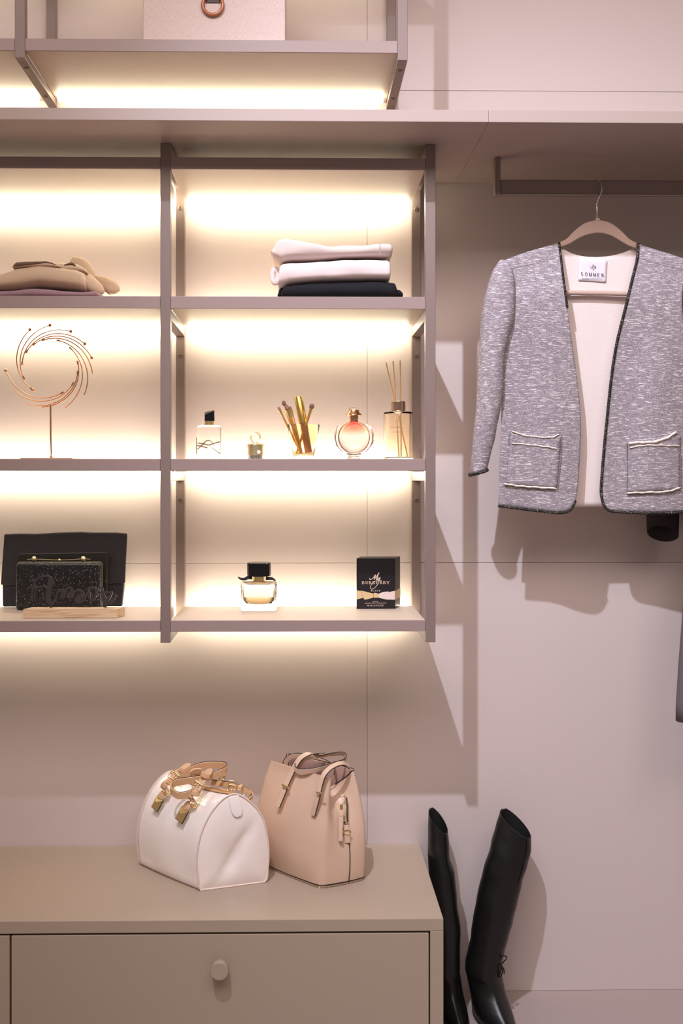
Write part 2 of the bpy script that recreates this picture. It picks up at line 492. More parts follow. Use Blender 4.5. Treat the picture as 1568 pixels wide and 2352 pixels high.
# ------------------------------------------------------------------ folded clothes
def folded(name, m, px, top, bot, yf, depth, parent=None, n=44, mn=3.2, lumps=0.002, seed=0, zmin=None, k=26, smooth=180):
    """a folded garment: silhouette top/bottom in the photo, given real depth behind its front face"""
    rings = []
    a, b = px[0], px[-1]
    for i in range(n):
        q = i / (n - 1)
        q = 0.5 - 0.5 * math.cos(math.pi * q)
        x = a + (b - a) * q
        T, B = lerp1(px, top, x), lerp1(px, bot, x)
        P0, P1 = at(x, T, yf), at(x, B, yf)
        zt, zb = P0.z, P1.z
        if zmin is not None: zb = max(zb, zmin) if zb > zmin - 0.004 else zmin
        hz, cz = max(0.0012, (zt - zb) / 2), (zt + zb) / 2
        end = min(1.0, min(x - a, b - x) / 7.0)
        e = (1 - (1 - end) ** 2) ** 0.5
        hy = depth / 2 * (0.90 + 0.10 * e)
        ring = []
        for j in range(k):
            t = 2 * math.pi * j / k
            c, s = math.cos(t), math.sin(t)
            yy = math.copysign(abs(c) ** (2 / mn), c) * hy
            zz = math.copysign(abs(s) ** (2 / mn), s) * hz * (0.80 + 0.20 * e)
            p = V((P0.x, yf + depth / 2 + yy, cz + zz))
            nn = noise.noise(V((p.x * 14 + seed, p.y * 9, p.z * 40)))
            p.y += nn * lumps * 2 * (1 if c < 0 else 0.3)
            if s > -0.2: p.z += noise.noise(V((p.x * 22 + seed, p.y * 16 + 5, 3))) * lumps * 0.5
            if zmin is not None: p.z = max(p.z, zmin)
            ring.append(p)
        rings.append(ring)
    return M().loft(rings).build(name, m, parent, smooth=smooth)

ZS2 = zs(681) + 0.0006
ZS3 = zs(1054) + 0.0004
ZS4 = zs(1425) + 0.0004
KNIT = mat('beige_knit', rgb(204, 178, 152), 0.95, spec=0.15, sheen=0.35, bump=((520, 520, 900), 0.4, 0.0006), var=((700, 700, 900), rgb(180, 152, 126), 0.5, 0.8))
MAUVE = mat('mauve_knit', rgb(152, 122, 132), 0.95, spec=0.15, sheen=0.3, bump=(700, 0.5, 0.0008))
WHITEC = mat('white_cotton', rgb(220, 202, 196), 0.85, spec=0.2, bump=(500, 0.15, 0.0006))
WHITEJ = mat('white_jersey', rgb(226, 208, 208), 0.85, spec=0.2, bump=(420, 0.15, 0.0006))
NAVY = mat('black_twill', rgb(30, 28, 34), 0.85, spec=0.2, bump=(1400, 0.3, 0.0005))
SEAM = mat('seam_thread', rgb(196, 178, 176), 0.9)

# mauve sweater folded flat on the shelf with the beige one on top
yk = -0.235
o = folded('folded_sweater', MAUVE, [-70, -20, 20, 70, 110, 150, 190, 216, 226], [668, 665, 664, 657, 659, 664, 667, 664, 668],
       [683]*9, yk, 0.20, zmin=ZS2, seed=3)
tag(o, 'flat mauve folded sweater at the bottom of the knitwear pile', 'sweater')
bs = thing('folded_sweater', (at(95, 640, yk).x, yk + 0.1, Z(664, yk)), 'beige knit folded sweater with loose sleeve lying on the mauve one', 'sweater')
folded('body', KNIT, [-72, -40, 0, 40, 85, 130, 165, 185, 191], [640, 628, 619, 606, 602, 606, 610, 618, 632],
       [664, 664, 664, 661, 654.5, 657.5, 661.5, 665, 662], yk + 0.003, 0.19, bs, seed=8, mn=2.8)
# rolled neckline on top, solid dark insets paint the shade inside its opening
folded('collar', KNIT, [27, 32, 40, 60, 85, 105, 118, 130, 140], [611, 602, 598.5, 598, 597.5, 597, 600, 605, 611], [615]*9, -0.215, 0.10, bs, seed=51, n=30, mn=2.4)
folded('collar', KNIT, [104, 125, 140, 155, 165, 172, 180, 190, 198], [601, 598.5, 598.5, 601, 600, 601, 606, 612, 622], [625]*9, -0.20, 0.09, bs, seed=52, n=30, mn=2.4)
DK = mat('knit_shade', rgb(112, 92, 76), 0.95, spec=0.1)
folded('neck_shade', DK, [31, 36, 60, 85, 105, 118, 128], [609, 602, 600.5, 600, 599.5, 602.5, 607], [610, 610, 608, 606, 603.5, 605, 609], -0.2185, 0.01, bs, n=26, lumps=0)
folded('neck_shade', DK, [147, 154, 163, 169, 173], [608, 604.5, 602, 604, 609], [609, 608, 607.5, 608.5, 611], -0.2035, 0.01, bs, n=20, lumps=0)
ck = smoothline([at(x, y, yy) for x, y, yy in [(165, 600, -0.15), (185, 612, -0.15), (198, 628, -0.15), (205, 645, -0.16)]], 16)
M().tube(ck, [0.014, 0.016, 0.018, 0.02, 0.021, 0.022, 0.023, 0.023, 0.023, 0.023, 0.022, 0.022, 0.02, 0.018, 0.014, 0.008], 14).build('shoulder_fold', KNIT, bs, smooth=180)
sl = smoothline([at(x, y, yy) for x, y, yy in [(188, 640, -0.15), (203, 650, -0.17), (222, 662, -0.185), (238, 672, -0.19)]], 18)
M().tube(sl, [0.012, 0.016, 0.019, 0.020, 0.021, 0.021, 0.020, 0.020, 0.019, 0.018, 0.017, 0.016, 0.015, 0.014, 0.012, 0.010, 0.008, 0.004], 16).build('sleeve', KNIT, bs, smooth=180)
sl = smoothline([at(x, y, yy) for x, y, yy in [(200, 636, -0.12), (222, 645, -0.115), (245, 653, -0.115), (262, 666, -0.12), (266, 674, -0.12)]], 20)
M().tube(sl, [0.006, 0.009, 0.012, 0.014, 0.015, 0.016, 0.017, 0.018, 0.018, 0.018, 0.018, 0.018, 0.018, 0.018, 0.017, 0.016, 0.014, 0.012, 0.009, 0.004], 16).build('sleeve', KNIT, bs, smooth=180)

# black, white, cream pile
yw = -0.262
bj = thing('folded_trousers', (at(785, 660, yw).x, yw + 0.1, ZS2), 'black folded trousers at the bottom of the right pile', 'trousers')
folded('body', NAVY, [645, 652, 680, 740, 800, 860, 895, 908, 912], [668, 652, 648, 643, 641, 640, 641, 643, 652], [683]*9, yw, 0.20, bj, zmin=ZS2, seed=20)
folded('hem_fold', NAVY, [900, 908, 918, 926], [662, 660, 662, 669], [683]*4, yw + 0.03, 0.15, bj, zmin=ZS2, seed=22, n=20)
folded('hem_fold', NAVY, [637, 641, 648, 655], [674, 660, 657, 657], [683]*4, yw + 0.03, 0.15, bj, zmin=ZS2, seed=25, n=20)
wj = thing('folded_shirt', (at(770, 620, yw).x, yw + 0.1, Z(650, yw)), 'white folded shirt lying directly on the black trousers', 'shirt')
folded('body', WHITEJ, [638, 642, 650, 665, 700, 750, 800, 860, 890, 898.5], [640, 602, 597, 596, 595, 591, 588.5, 587.5, 588, 594],
       [653, 656, 655, 650, 646.5, 643, 641.5, 640.5, 640.5, 638], yw - 0.004, 0.20, wj, seed=31, lumps=0.004)
M().tube([at(632 + 7 * math.cos(a), 634 + 16 * math.sin(a), yw + 0.05) for a in [2*math.pi*k/20 for k in range(20)]], 0.0065, 8, closed=True).build('sleeve_loop', WHITEJ, wj, smooth=180)
wt = thing('folded_shirt', (at(760, 570, yw).x, yw + 0.1, Z(594, yw)), 'cream folded shirt on top of the right pile, raised at its left end', 'shirt')
folded('body', WHITEC, [621, 627, 635, 645, 655, 670, 690, 720, 755, 790, 830, 865, 895, 902.5], [573, 562, 546, 540, 538, 543, 545, 550, 560, 557, 556.5, 554, 554, 559],
       [574, 588, 593, 600, 596, 594.5, 593.5, 592.5, 589.5, 587.5, 586.5, 586, 585.5, 583], yw - 0.002, 0.19, wt, seed=44, lumps=0.004)
p0 = at(872, 557, yw - 0.0055); p1 = at(872, 585, yw - 0.0055)
M().tube([p0, p0.lerp(p1, .5), p1], 0.0007, 6).build('hem_seam', SEAM, wt)

# ------------------------------------------------------------------ spiral metal ornament
ys = -0.17
so = at(118, 1053, ys)
orn = thing('ornament', (so.x, ys, ZS3), 'rose gold wire spiral ornament on a thin stem', 'ornament')
b0 = X(58, ys); b1 = X(176, ys)
M().box(b0, b1, ys - 0.045, ys + 0.045, ZS3, ZS3 + 0.004).build('base', ROSEGOLD, orn, bevel=0.001)
M().tube([V((so.x, ys, ZS3 + 0.004)), at(116.5, 1000, ys), at(116, 930, ys)], [0.0016, 0.0022, 0.0022], 10).build('stem', ROSEGOLD, orn, smooth=60)
M().lathe(V((so.x, ys, ZS3 + 0.004)), [(0.0055, 0), (0.004, 0.002), (0.0016, 0.008)], 16).build('stem_foot', ROSEGOLD, orn, smooth=60)
CXs, CYs = 114.8, 844.0
ends = [(242, 390), (270, 384), (300, 379), (326, 384), (347, 391), (8, 392), (39, 401), (69, 393), (102, 370), (122, 395), (147, 387), (176, 404)]
beads = {242, 270, 300, 326, 347, 176}
for i, (ea, er) in enumerate(ends):
    a0 = ea - 114
    pts = []
    for k in range(26):
        t = k / 25
        r = 253 + 6 * math.sin(3 * t) + (er - 259) * t ** 1.75
        a = R(a0 + 114 * t)
        pts.append(at(CXs + r / 3.92 * math.cos(a), CYs + r / 3.92 * math.sin(a), ys + 0.004 * math.sin(i * 2.1) + 0.0025 * t))
    arm = M().tube(pts, 0.00135, 8).build('arm', ROSEGOLD, orn, smooth=60)
    c0 = pts[0]; t0 = (pts[1] - pts[0]).normalized()
    M().obox(c0 + t0 * 0.003, t0 * 0.0045, V((0, 1, 0)) * 0.0022, t0.cross(V((0, 1, 0))) * 0.0018).build('joint', ROSEGOLD, arm)
    if ea in beads: M().ball(pts[-1], 0.0043).build('bead', ROSEGOLD, arm, smooth=180)
    if i == 0: M().ball(pts[0], 0.0043).build('bead', ROSEGOLD, arm, smooth=180)

# ------------------------------------------------------------------ square perfume bottle with angular black cap
def srect(c, hx, hy, z, n=6, k=36):
    out = []
    for j in range(k):
        t = 2 * math.pi * (j + 0.5) / k
        co, si = math.cos(t), math.sin(t)
        out.append(V((c.x + math.copysign(abs(co) ** (2 / n), co) * hx, c.y + math.copysign(abs(si) ** (2 / n), si) * hy, z)))
    return out
yp = -0.16
S3 = (yp + CAMD) / FPX
pc = at(480.5, 1050, yp); pc.z = ZS3
hz = lambda py: Z(py, yp)
pf = thing('perfume_bottle', pc, 'square clear perfume bottle with slanted black cap and gold emblem', 'perfume')
hw = (508 - 453) / 2 * S3
hd = 0.0125
rg = [srect(pc, hw - 0.002, hd - 0.002, ZS3), srect(pc, hw, hd, ZS3 + 0.002), srect(pc, hw, hd, hz(981)), srect(pc, hw - 0.001, hd - 0.001, hz(979.5)), srect(pc, hw - 0.005, hd - 0.004, hz(977.5)), srect(pc, 0.009, 0.008, hz(976.5))]
M().loft(rg).build('bottle', GLASS, pf, smooth=30)
M().lathe(V((pc.x, yp, hz(976.5))), [(0.0125, 0), (0.0125, hz(968) - hz(976.5))], 32).build('collar', GOLD, pf, smooth=40)
cx0, cx1 = at(468.5, 960, yp).x, at(493, 960, yp).x
zb_, zt0, zt1 = hz(967.5), hz(952), hz(944)
cy0, cy1 = yp - 0.012, yp + 0.012
M().add([(cx0+.0025,cy0,zb_),(cx1,cy0,zb_),(cx1,cy1,zb_),(cx0,cy1,zb_),(cx0+.0025,cy0,zt0-.002),(cx1,cy0,zt1),(cx1-.003,cy1,zt1+.003),(cx0,cy1,zt0+.006)],
        [(0,3,2,1),(4,5,6,7),(0,1,5,4),(1,2,6,5),(2,3,7,6),(3,0,4,7)]).build('cap', BLACKGLOSS, pf, bevel=0.0004, seg=1)
g = M()
E = lambda x, y: at(430 + x / 15.68, 930 + y / 15.68, yp - hd - 0.0009)
EW = 1.0 / 15.68 * S3
for pts, wd in [([(340,1600),(400,1570),(520,1460),(620,1350),(700,1290),(770,1275),(850,1310),(910,1370),(945,1420),(950,1490),(940,1590),(890,1680)], [36,40,48,50,46,40,34,28,16,12,10,10]),
                ([(375,1370),(560,1400),(780,1450)], [46, 48, 44]), ([(780,1450),(950,1390),(1190,1320)], [46, 44, 42]),
                ([(345,1460),(520,1490),(730,1550)], [50, 50, 48]), ([(780,1460),(950,1590),(1190,1760)], [12, 20, 42])]:
    wd = [w_ * EW for w_ in wd]
    g.stroke([E(*p) for p in pts], wd, (0, -1, 0), 0.0008)
g.build('emblem', mat('emblem_gold', rgb(170, 140, 115), 0.4, metal=0.6), pf)
g = M(); g.stroke([E(330,1190), E(335,1780)], 30 * EW, (0, -1, 0), 0.001)
g.build('edge_bar', GOLD, pf)

# ------------------------------------------------------------------ small gold jar with ring
yj = -0.20
jc = at(587, 1053, yj); jc.z = ZS3
SJ = (yj + CAMD) / FPX
jz = lambda py: Z(py, yj) - ZS3
jar = thing('jar', jc, 'small shiny gold jar with a ring on its lid', 'jar')
r0 = 19.0 * SJ
M().lathe(jc, [(r0*.98, 0), (r0, .001), (r0*.92, .0035), (r0*.92, jz(1046)), (r0*.9, jz(1046))], 40).build('base', CHROME, jar, smooth=30)
M().lathe(jc, [(r0*.97, jz(1046)), (r0, jz(1045.5)), (r0, jz(1024)), (r0*1.02, jz(1024)), (r0*1.02, jz(1022)), (r0*.97, jz(1020.5)), (r0*.7, jz(1019)), (0.001, jz(1018.6))], 40).build('lid', PALEGOLD, jar, smooth=30)
for sx in (-1, 1):
    M().tube([jc + V((sx*r0*.98, 0, jz(1024))), jc + V((sx*r0*1.12, 0, jz(1023.5))), jc + V((sx*r0*1.2, 0, jz(1021)))], [0.0012, 0.0016, 0.0008], 8).build('lug', PALEGOLD, jar, smooth=60)
rcx = jc + V((0, 0, jz(1005.5)))
rp = [rcx + V((math.cos(a) * 10.3 * SJ, math.sin(a) * 0.003, math.sin(a) * 12 * SJ)) for a in [2*math.pi*k/36 for k in range(36)]]
M().ribbon(rp, V((0.35, 1, 0)), 0.0065, 0.0022, closed=True).build('ring', GOLD, jar, smooth=40, bevel=0.0004)
M().lathe(jc + V((0.0085, -r0 - 0.0002, jz(1038.5))), [(0.0045, -0.001), (0.0045, 0.0006)], 20, (0.35, -1, 0)).build('sticker', mat('white_sticker', rgb(240, 225, 218), 0.6), jar)

# ------------------------------------------------------------------ glass cup with brushes
yc = -0.185
SCU = (yc + CAMD) / FPX
cc = at(697, 1047, yc); cc.z = ZS3
cz = lambda py: Z(py, yc) - ZS3
AMBER = mat('amber_glass', rgb(255, 245, 218), 0.02, trans=1.0, ior=1.4)
cup = thing('glass_cup', cc, 'flared amber glass cup holding the make-up brushes', 'cup')
rb, rt = 25 * SCU, 37.5 * SCU
th = 0.0016
zt_ = cz(976)
M().lathe(cc, [(0.001, 0), (rb*.97, 0), (rb, .002), (rb, .006), (rb*.97, .009), (rt*.86, zt_*.6), (rt, zt_), (rt - th*.6, zt_ + .0006), (rt - th, zt_), (rt*.86 - th, zt_*.6), (rb - th*1.6, .0115), (rb*.6, .0095), (0.001, .0095)], 48, cap=False).build('cup', AMBER, cup, smooth=40)
HAIR = mat('brush_hair', rgb(122, 84, 74), 0.8, bump=((900, 900, 90), 0.5, 0.001), var=((60, 60, 60), rgb(170, 128, 110), 0.5, 0.7))
HNDL = mat('brush_copper', rgb(228, 178, 112), 0.3, metal=0.9)
def brush(a, b, ya, yb_, rh, rm, headlen, label):
    """a: tip pixel, b: foot pixel"""
    A, B = at(a[0], a[1], ya), at(b[0], b[1], yb_)
    B.z = max(B.z, ZS3 + 0.0135)
    d = (A - B); L = d.length; d.normalize()
    t = thing('makeup_brush', B, label, 'brush', 'brushes in the glass cup')
    hl = headlen
    M().lathe(B, [(0.0011, 0), (0.0022, .004), (rm*.8, L*.35), (rm, L - hl - .022), (rm*.9, L - hl - .02)], 14, d).build('handle', HNDL, t, smooth=50)
    M().lathe(B + d * (L - hl - .0215), [(rm*.95, 0), (rm*1.0, .008), (rm*1.25, .0215)], 14, d).build('ferrule', GOLD, t, smooth=50)
    M().lathe(B + d * (L - hl - .0005), [(rm*1.15, 0), (rh, hl*.35), (rh*1.02, hl*.6), (rh*.75, hl*.88), (rh*.3, hl), (.0003, hl*1.01)], 14, d).build('hair', HAIR, t, smooth=180)
brush((638.5, 934), (691, 1044), -0.19, -0.180, 0.0030, 0.0030, 0.008, 'thinnest make-up brush, leaning furthest left in the cup')
brush((650, 920), (688, 1044), -0.175, -0.172, 0.0052, 0.0030, 0.014, 'rounded make-up brush standing tallest in the left group')
brush((656.5, 929), (690, 1044), -0.202, -0.196, 0.0052, 0.0040, 0.014, 'rounded make-up brush in front of the tallest left one')
brush((665, 933), (694, 1044), -0.190, -0.198, 0.0034, 0.0038, 0.008, 'flat-tipped make-up brush beside the gold tube')
brush((718, 927), (680.5, 1043), -0.195, -0.1875, 0.0062, 0.0038, 0.0125, 'make-up brush leaning right across the cup')
A, B = at(684.5, 910.5, -0.186), at(709, 1041, -0.186)
B.z = max(B.z, ZS3 + 0.014)
d = (A - B); L = d.length; d.normalize()
tb = thing('lip_gloss_tube', B, 'shiny gold cosmetic tube standing among the brushes in the cup', 'cosmetic tube')
M().lathe(B, [(.0085, 0), (.0095, .001), (.0095, L*.52), (.0088, L*.525)], 28, d).build('tube_body', ROSEGOLD, tb, smooth=40)
M().lathe(B, [(.0088, L*.522), (.0104, L*.53), (.0104, L - .002), (.009, L)], 28, d).build('cap', mat('brushed_gold', rgb(196, 160, 88), 0.3, metal=0.9), tb, smooth=40)

# ------------------------------------------------------------------ round red perfume
yo = -0.19
SO = (yo + CAMD) / FPX
oc = at(812.5, 1052, yo); oc.z = ZS3
oz = lambda py: Z(py, yo) - ZS3
ol = thing('perfume_bottle', oc, 'round perfume bottle fading red to clear with rose gold leaf sides', 'perfume')
def disc_bottle(rx, ry, rz, c, n=28, k=40):
    rings = []
    for i in range(n + 1):
        a = math.pi * i / n
        zz, rr_ = -math.cos(a) * rz, max(0.02, math.sin(a))
        rings.append([V((c.x + rx * rr_ * math.cos(2*math.pi*j/k), c.y + ry * (rr_ ** 0.6) * math.sin(2*math.pi*j/k), c.z + zz)) for j in range(k)])
    return rings
bc = oc + V((0, 0, oz(1005)))
bm_ = mat('red_fade_glass', (1, 1, 1, 1), 0.0, trans=1.0, ior=1.35)
nt = bm_.node_tree
if True:
    p = nt.nodes['Principled BSDF']
    tc = nt.nodes.new('ShaderNodeTexCoord'); sp = nt.nodes.new('ShaderNodeSeparateXYZ')
    nt.links.new(tc.outputs['Object'], sp.inputs[0])
    rp_ = nt.nodes.new('ShaderNodeValToRGB')
    mr = nt.nodes.new('ShaderNodeMapRange')
    mr.inputs['From Min'].default_value = oz(1035); mr.inputs['From Max'].default_value = oz(968)
    nt.links.new(sp.outputs['Z'], mr.inputs['Value']); nt.links.new(mr.outputs[0], rp_.inputs[0])
    cr = rp_.color_ramp
    cr.elements[0].position = 0.52; cr.elements[0].color = (1, 1, 1, 1)
    cr.elements[1].position = 0.98; cr.elements[1].color = rgb(196, 30, 42)
    e = cr.elements.new(0.70); e.color = rgb(255, 190, 165)
    e = cr.elements.new(0.85); e.color = rgb(240, 105, 88)
    nt.links.new(rp_.outputs[0], p.inputs['Base Color'])
M().loft(disc_bottle(37 * SO, 0.016, 37.5 * SO, bc)).build('bottle', bm_, ol, smooth=180)
M().lathe(oc, [(14*SO, 0), (16*SO, .001), (13*SO, .006), (12.5*SO, .009), (16*SO, .0135), (20*SO, .0155)], 32).build('foot', GLASS, ol, smooth=40)
M().lathe(oc, [(9.5*SO, oz(968.5)), (9.5*SO, oz(963)), (10*SO, oz(962.5)), (10*SO, oz(956)), (9*SO, oz(956))], 28).build('neck', ROSEGOLD, ol, smooth=40)
M().lathe(oc, [(9*SO, oz(956.2)), (19*SO, oz(954.5)), (18*SO, oz(952)), (13*SO, oz(947)), (11*SO, oz(941.5)), (2*SO, oz(941))], 28).build('cap', ROSEGOLD, ol, smooth=30)
M().lathe(oc, [(11.5*SO, oz(941.2)), (11*SO, oz(938)), (7*SO, oz(935.2)), (1*SO, oz(935))], 12).build('cap_crystal', GLASS, ol)
WING = mat('wing_metal', rgb(206, 168, 158), 0.22, metal=0.9)
for sx in (-1, 1):
    arc = []
    for k in range(22):
        a = R(-52 + 100 * k / 21)
        rr_ = 39.5 + 3.2 * math.cos(a)
        arc.append(bc + V((sx * rr_ * SO * math.cos(a), 0, rr_ * SO * math.sin(a))))
    wd = [0.004 + 0.018 * math.sin(math.pi * (k + .5) / 22) for k in range(22)]
    wg = M().ribbon(arc, (0, 1, 0), wd, 0.0022).build('leaf_side', WING, ol, smooth=40)
    for a in (-18, 4, 26):
        ra = R(a)
        u = V((sx * math.cos(ra), 0, math.sin(ra))); tn = V((-sx * math.sin(ra), 0, math.cos(ra)))
        c0 = bc + u * 43 * SO
        M().ribbon([c0 - tn * .009, c0 + u * .0016, c0 + tn * .009 + u * .0028], (0, 1, 0), [.004, .012, .002], .0015).build('leaf', WING, wg)

# ------------------------------------------------------------------ reed diffuser
yd = -0.12
SD = (yd + CAMD) / FPX
dc = at(914.5, 1050, yd); dc.z = ZS3
dz = lambda py: Z(py, yd) - ZS3
DIFG = mat('diffuser_glass', rgb(255, 247, 234), 0.0, trans=1.0, ior=1.33)
df = thing('reed_diffuser', dc, 'cylindrical reed diffuser bottle of pale oil with a metal collar', 'diffuser')
rd = 33.5 * SD
M().lathe(dc, [(.001, 0), (rd*.95, 0), (rd, .0015), (rd, dz(949)), (rd*.97, dz(947)), (rd*.8, dz(945.5)), (17*SD, dz(944.5)), (15*SD, dz(943.6)), (11*SD, dz(943.6)), (11*SD, dz(946.5)),
              (rd*.78, dz(948.5)), (rd - .0022, dz(951.5)), (rd - .0022, .0075), (rd*.85, .0055), (.001, .005)], 56, cap=False).build('bottle', DIFG, df, smooth=40)
M().lathe(dc, [(11.3*SD, dz(943.3)), (16.5*SD, dz(943.3)), (16.5*SD, dz(922.5)), (15.8*SD, dz(922)), (11*SD, dz(922)), (10.6*SD, dz(923)), (10.6*SD, dz(943))], 40, cap=False).build('collar', mat('collar_metal', rgb(214, 180, 160), 0.16, metal=1.0), df, smooth=30)
INK = mat('faint_print', rgb(150, 105, 90), 0.6)
text('lettering', 'ALCHEMIA', 0.008, V((at(907, 982, yd).x, yd - rd - .0004, Z(981.5, yd - rd))), INK, df, width=26*SD)
text('lettering', 'one Design', 0.005, V((at(907, 992, yd).x, yd - rd - .0004, Z(992, yd - rd))), INK, df, width=20*SD)
REED = mat('reed_wood', rgb(222, 176, 112), 0.7, bump=((900, 900, 60), 0.3, 0.0006))
for (a, b, ya, yb_, lab) in (((886, 833), (936, 1044), -0.126, -0.114, 'left reed stick leaning furthest left out of the diffuser'),
                             ((902.5, 829.5), (916, 1046), -0.112, -0.126, 'middle reed stick in the diffuser bottle'),
                             ((918.5, 828), (921, 1046), -0.122, -0.112, 'right reed stick standing upright in the diffuser')):
    A, B = at(a[0], a[1], ya), at(b[0], b[1], yb_)
    A_, B_ = A, V((B.x, B.y, ZS3 + .0085))
    o = M().lathe(B_, [(.0016, 0), (.0016, (A_ - B_).length)], 10, A_ - B_).build('reed_stick', REED, None, smooth=40)
    tag(o, lab, 'reed', 'reeds in the diffuser')
# ------------------------------------------------------------------ bow perfume on the lowest shelf
yb2 = -0.135
SB = (yb2 + CAMD) / FPX
pc = at(594.5, 1401, yb2); pc.z = ZS4
bz = lambda py: Z(py, yb2) - Z(1401, yb2)
bp = thing('perfume_bottle', pc, 'clear perfume bottle with round black cap, black bow and amber remains', 'perfume')
hw, hd = 41 * SB, 0.021
def sr(kx, ky, z, n=5): return srect(pc, hw * kx, hd * ky, ZS4 + z, n)
out = [sr(.97, .97, 0), sr(1, 1, .002), sr(1, 1, bz(1346)), sr(1.02, 1.02, bz(1343)), sr(1.0, 1.0, bz(1338)), sr(.94, .9, bz(1335.5)), sr(.4, .5, bz(1334.5))]
cav = [sr(.30, .4, bz(1338)), sr(.80, .70, bz(1341)), sr(.86, .76, bz(1350)), sr(.82, .74, bz(1376)), sr(.70, .62, bz(1384)), sr(.3, .3, bz(1386))]
g = M(); g.loft(out); b0 = len(g.v); g.loft(cav)
o = g.build('bottle', GLASS, bp, smooth=30)
liq = [sr(.812, .73, bz(1369.5)), sr(.808, .725, bz(1376)), sr(.69, .61, bz(1383.7)), sr(.29, .29, bz(1385.7))]
M().loft(liq).build('liquid', mat('amber_liquid', rgb(255, 228, 176), 0.0, trans=1.0, ior=1.35), bp, smooth=40)
M().lathe(pc, [(13.5*SB, bz(1334.4)), (13.5*SB, bz(1322))], 32).build('collar', GOLD, bp, smooth=40)
M().lathe(pc, [(26*SB, bz(1322)), (27.5*SB, bz(1321)), (27.5*SB, bz(1293)), (26*SB, bz(1291.5)), (2*SB, bz(1291.3))], 40).build('cap', BLACKGLOSS, bp, smooth=30)
RIB = mat('black_ribbon', rgb(20, 17, 18), 0.7)
B2 = lambda x, y, yy=0: at(540 + x / 14.25, 1280 + y / 14.25, yb2 - 0.018 + yy)
M().stroke(smoothline([B2(90,640), B2(170,700,.002), B2(300,715,.004), B2(420,665,.005), B2(560,660,.006)], 16), [20*SB/14.25 + (i/15)**.6 * 110*SB/14.25 for i in range(16)], (0.1, -1, 0.2), .0015).build('bow', RIB, bp)
M().stroke(smoothline([B2(1000,690,.006), B2(1130,690,.005), B2(1230,710,.003), B2(1320,770)], 12), [110*SB/14.25 - (i/11)**2 * 70*SB/14.25 for i in range(12)], (-0.1, -1, 0.2), .0015).build('bow', RIB, bp)
zl = Z(1371, yb2 - hd)
serif('lettering', 'BURBERRY', (at(575.5, 1371, yb2 - hd).x, yb2 - hd - .0006, zl), (1, 0, 0), (0, 0, 1), mat('bottle_print', rgb(190, 165, 130), 0.5), bp, 36*SB, 2.8*SB, gap=.2)

# ------------------------------------------------------------------ black perfume carton
bxA = ZS4
yq = -0.113
SQ = (yq + CAMD) / FPX
q0, q1 = at(818.5, 1400, yq), at(907.5, 1400, yq)
CARD = mat('black_carton', rgb(30, 26, 32), 0.38, spec=0.5)
ang = 0.10
ux = V((math.cos(ang * 0), 0, 0)).normalized()
ct = thing('perfume_box', ((q0.x + q1.x) / 2, yq + .03, ZS4), 'black perfume carton with gold printed bow right of the bow bottle', 'box')
zq = lambda py: ZS4 + Z(py, yq) - Z(1400, yq)
ztop = zq(1284)
WQ = q1.x - q0.x
# the carton is turned a little, so its right side shows
dxr, dyr = 0.014, 0.062
g = M()
P = [V((q0.x, yq, 0)), V((q1.x, yq + 0.004, 0)), V((q1.x + dxr + .0045, yq + dyr, 0)), V((q0.x + dxr, yq + dyr - 0.004, 0))]
g.add([p + V((0, 0, ZS4)) for p in P] + [p + V((0, 0, ztop)) for p in P], [(0,3,2,1),(4,5,6,7),(0,1,5,4),(1,2,6,5),(2,3,7,6),(3,0,4,7)])
g.build('carton', CARD, ct, bevel=0.0006, seg=2)
fr = (P[1] - P[0]).normalized(); fn = V((fr.y, -fr.x, 0))
def Q(x, y, off=.0005):      # pixel of the 12.06x crop onto the front face
    px, py = 800 + x / 12.06, 1270 + y / 12.06
    t = (px - 818.5) / 89.0
    b = P[0] + fr * (t * WQ) + fn * off
    b.z = zq(py)
    return b
QW = SQ / 12.06
mk = 0
PG = mat('print_gold', rgb(222, 196, 178), 0.5)
g = M()
for pts, wd in [([(585,715),(590,750),(620,755),(680,720),(745,620)],16), ([(745,620),(735,680),(715,760)],26), ([(715,755),(770,680),(845,565)],14), ([(850,560),(800,680),(780,755),(800,760)],26), ([(800,760),(830,690),(820,745),(835,762),(880,700)],20),
                ([(880,695),(862,750),(845,800)],22), ([(845,800),(800,910),(700,1005),(640,1025),(605,985),(620,920),(700,830),(800,785),(870,775),(925,805)],13)]:
    mk = mk + 1
    g.stroke(resample(smoothline([Q(p[0], p[1], .0006 + .00004 * mk) for p in pts], 40), 40), wd * QW, fn, .0003)
g.build('lettering', PG, ct)
serif('lettering', 'BURBERRY', Q(368, 880), fr, (0, 0, 1), PG, ct, 775 * QW, 68 * QW, gap=.18, bold=1.25)
serif('lettering', 'BLACK', Q(622, 1085), fr, (0, 0, 1), PG, ct, 260 * QW, 36 * QW, gap=.5, bold=1.5)
rz = math.atan2(fr.y, fr.x)
for body, y, wd in (('PARFUM', 1376, 150), ('NATURAL SPRAY VAPORISATEUR', 1416, 600), ('90 ml e 3.0 FL.OZ.', 1480, 465)):
    text('lettering', body, 0.01, Q(748, y), PG, ct, width=wd * QW, yaw=rz)
RG = mat('printed_ribbon', rgb(214, 184, 140), 0.4, spec=0.5)
RW = mat('printed_ribbon_pale', rgb(226, 206, 200), 0.4, spec=0.5)
def pp(pts, off=.0004, th=.0004): return [Q(x, y, off) for x, y in pts]
M().prism(pp([(232,1055),(330,1075),(405,1265),(232,1305)]), fn * .0004).build('ribbon_print', RG, ct)
M().prism(pp([(330,1062),(450,1085),(690,1150),(690,1258),(600,1285),(500,1308),(435,1310),(380,1190)], .0006), fn * .0005).build('ribbon_print', RG, ct)
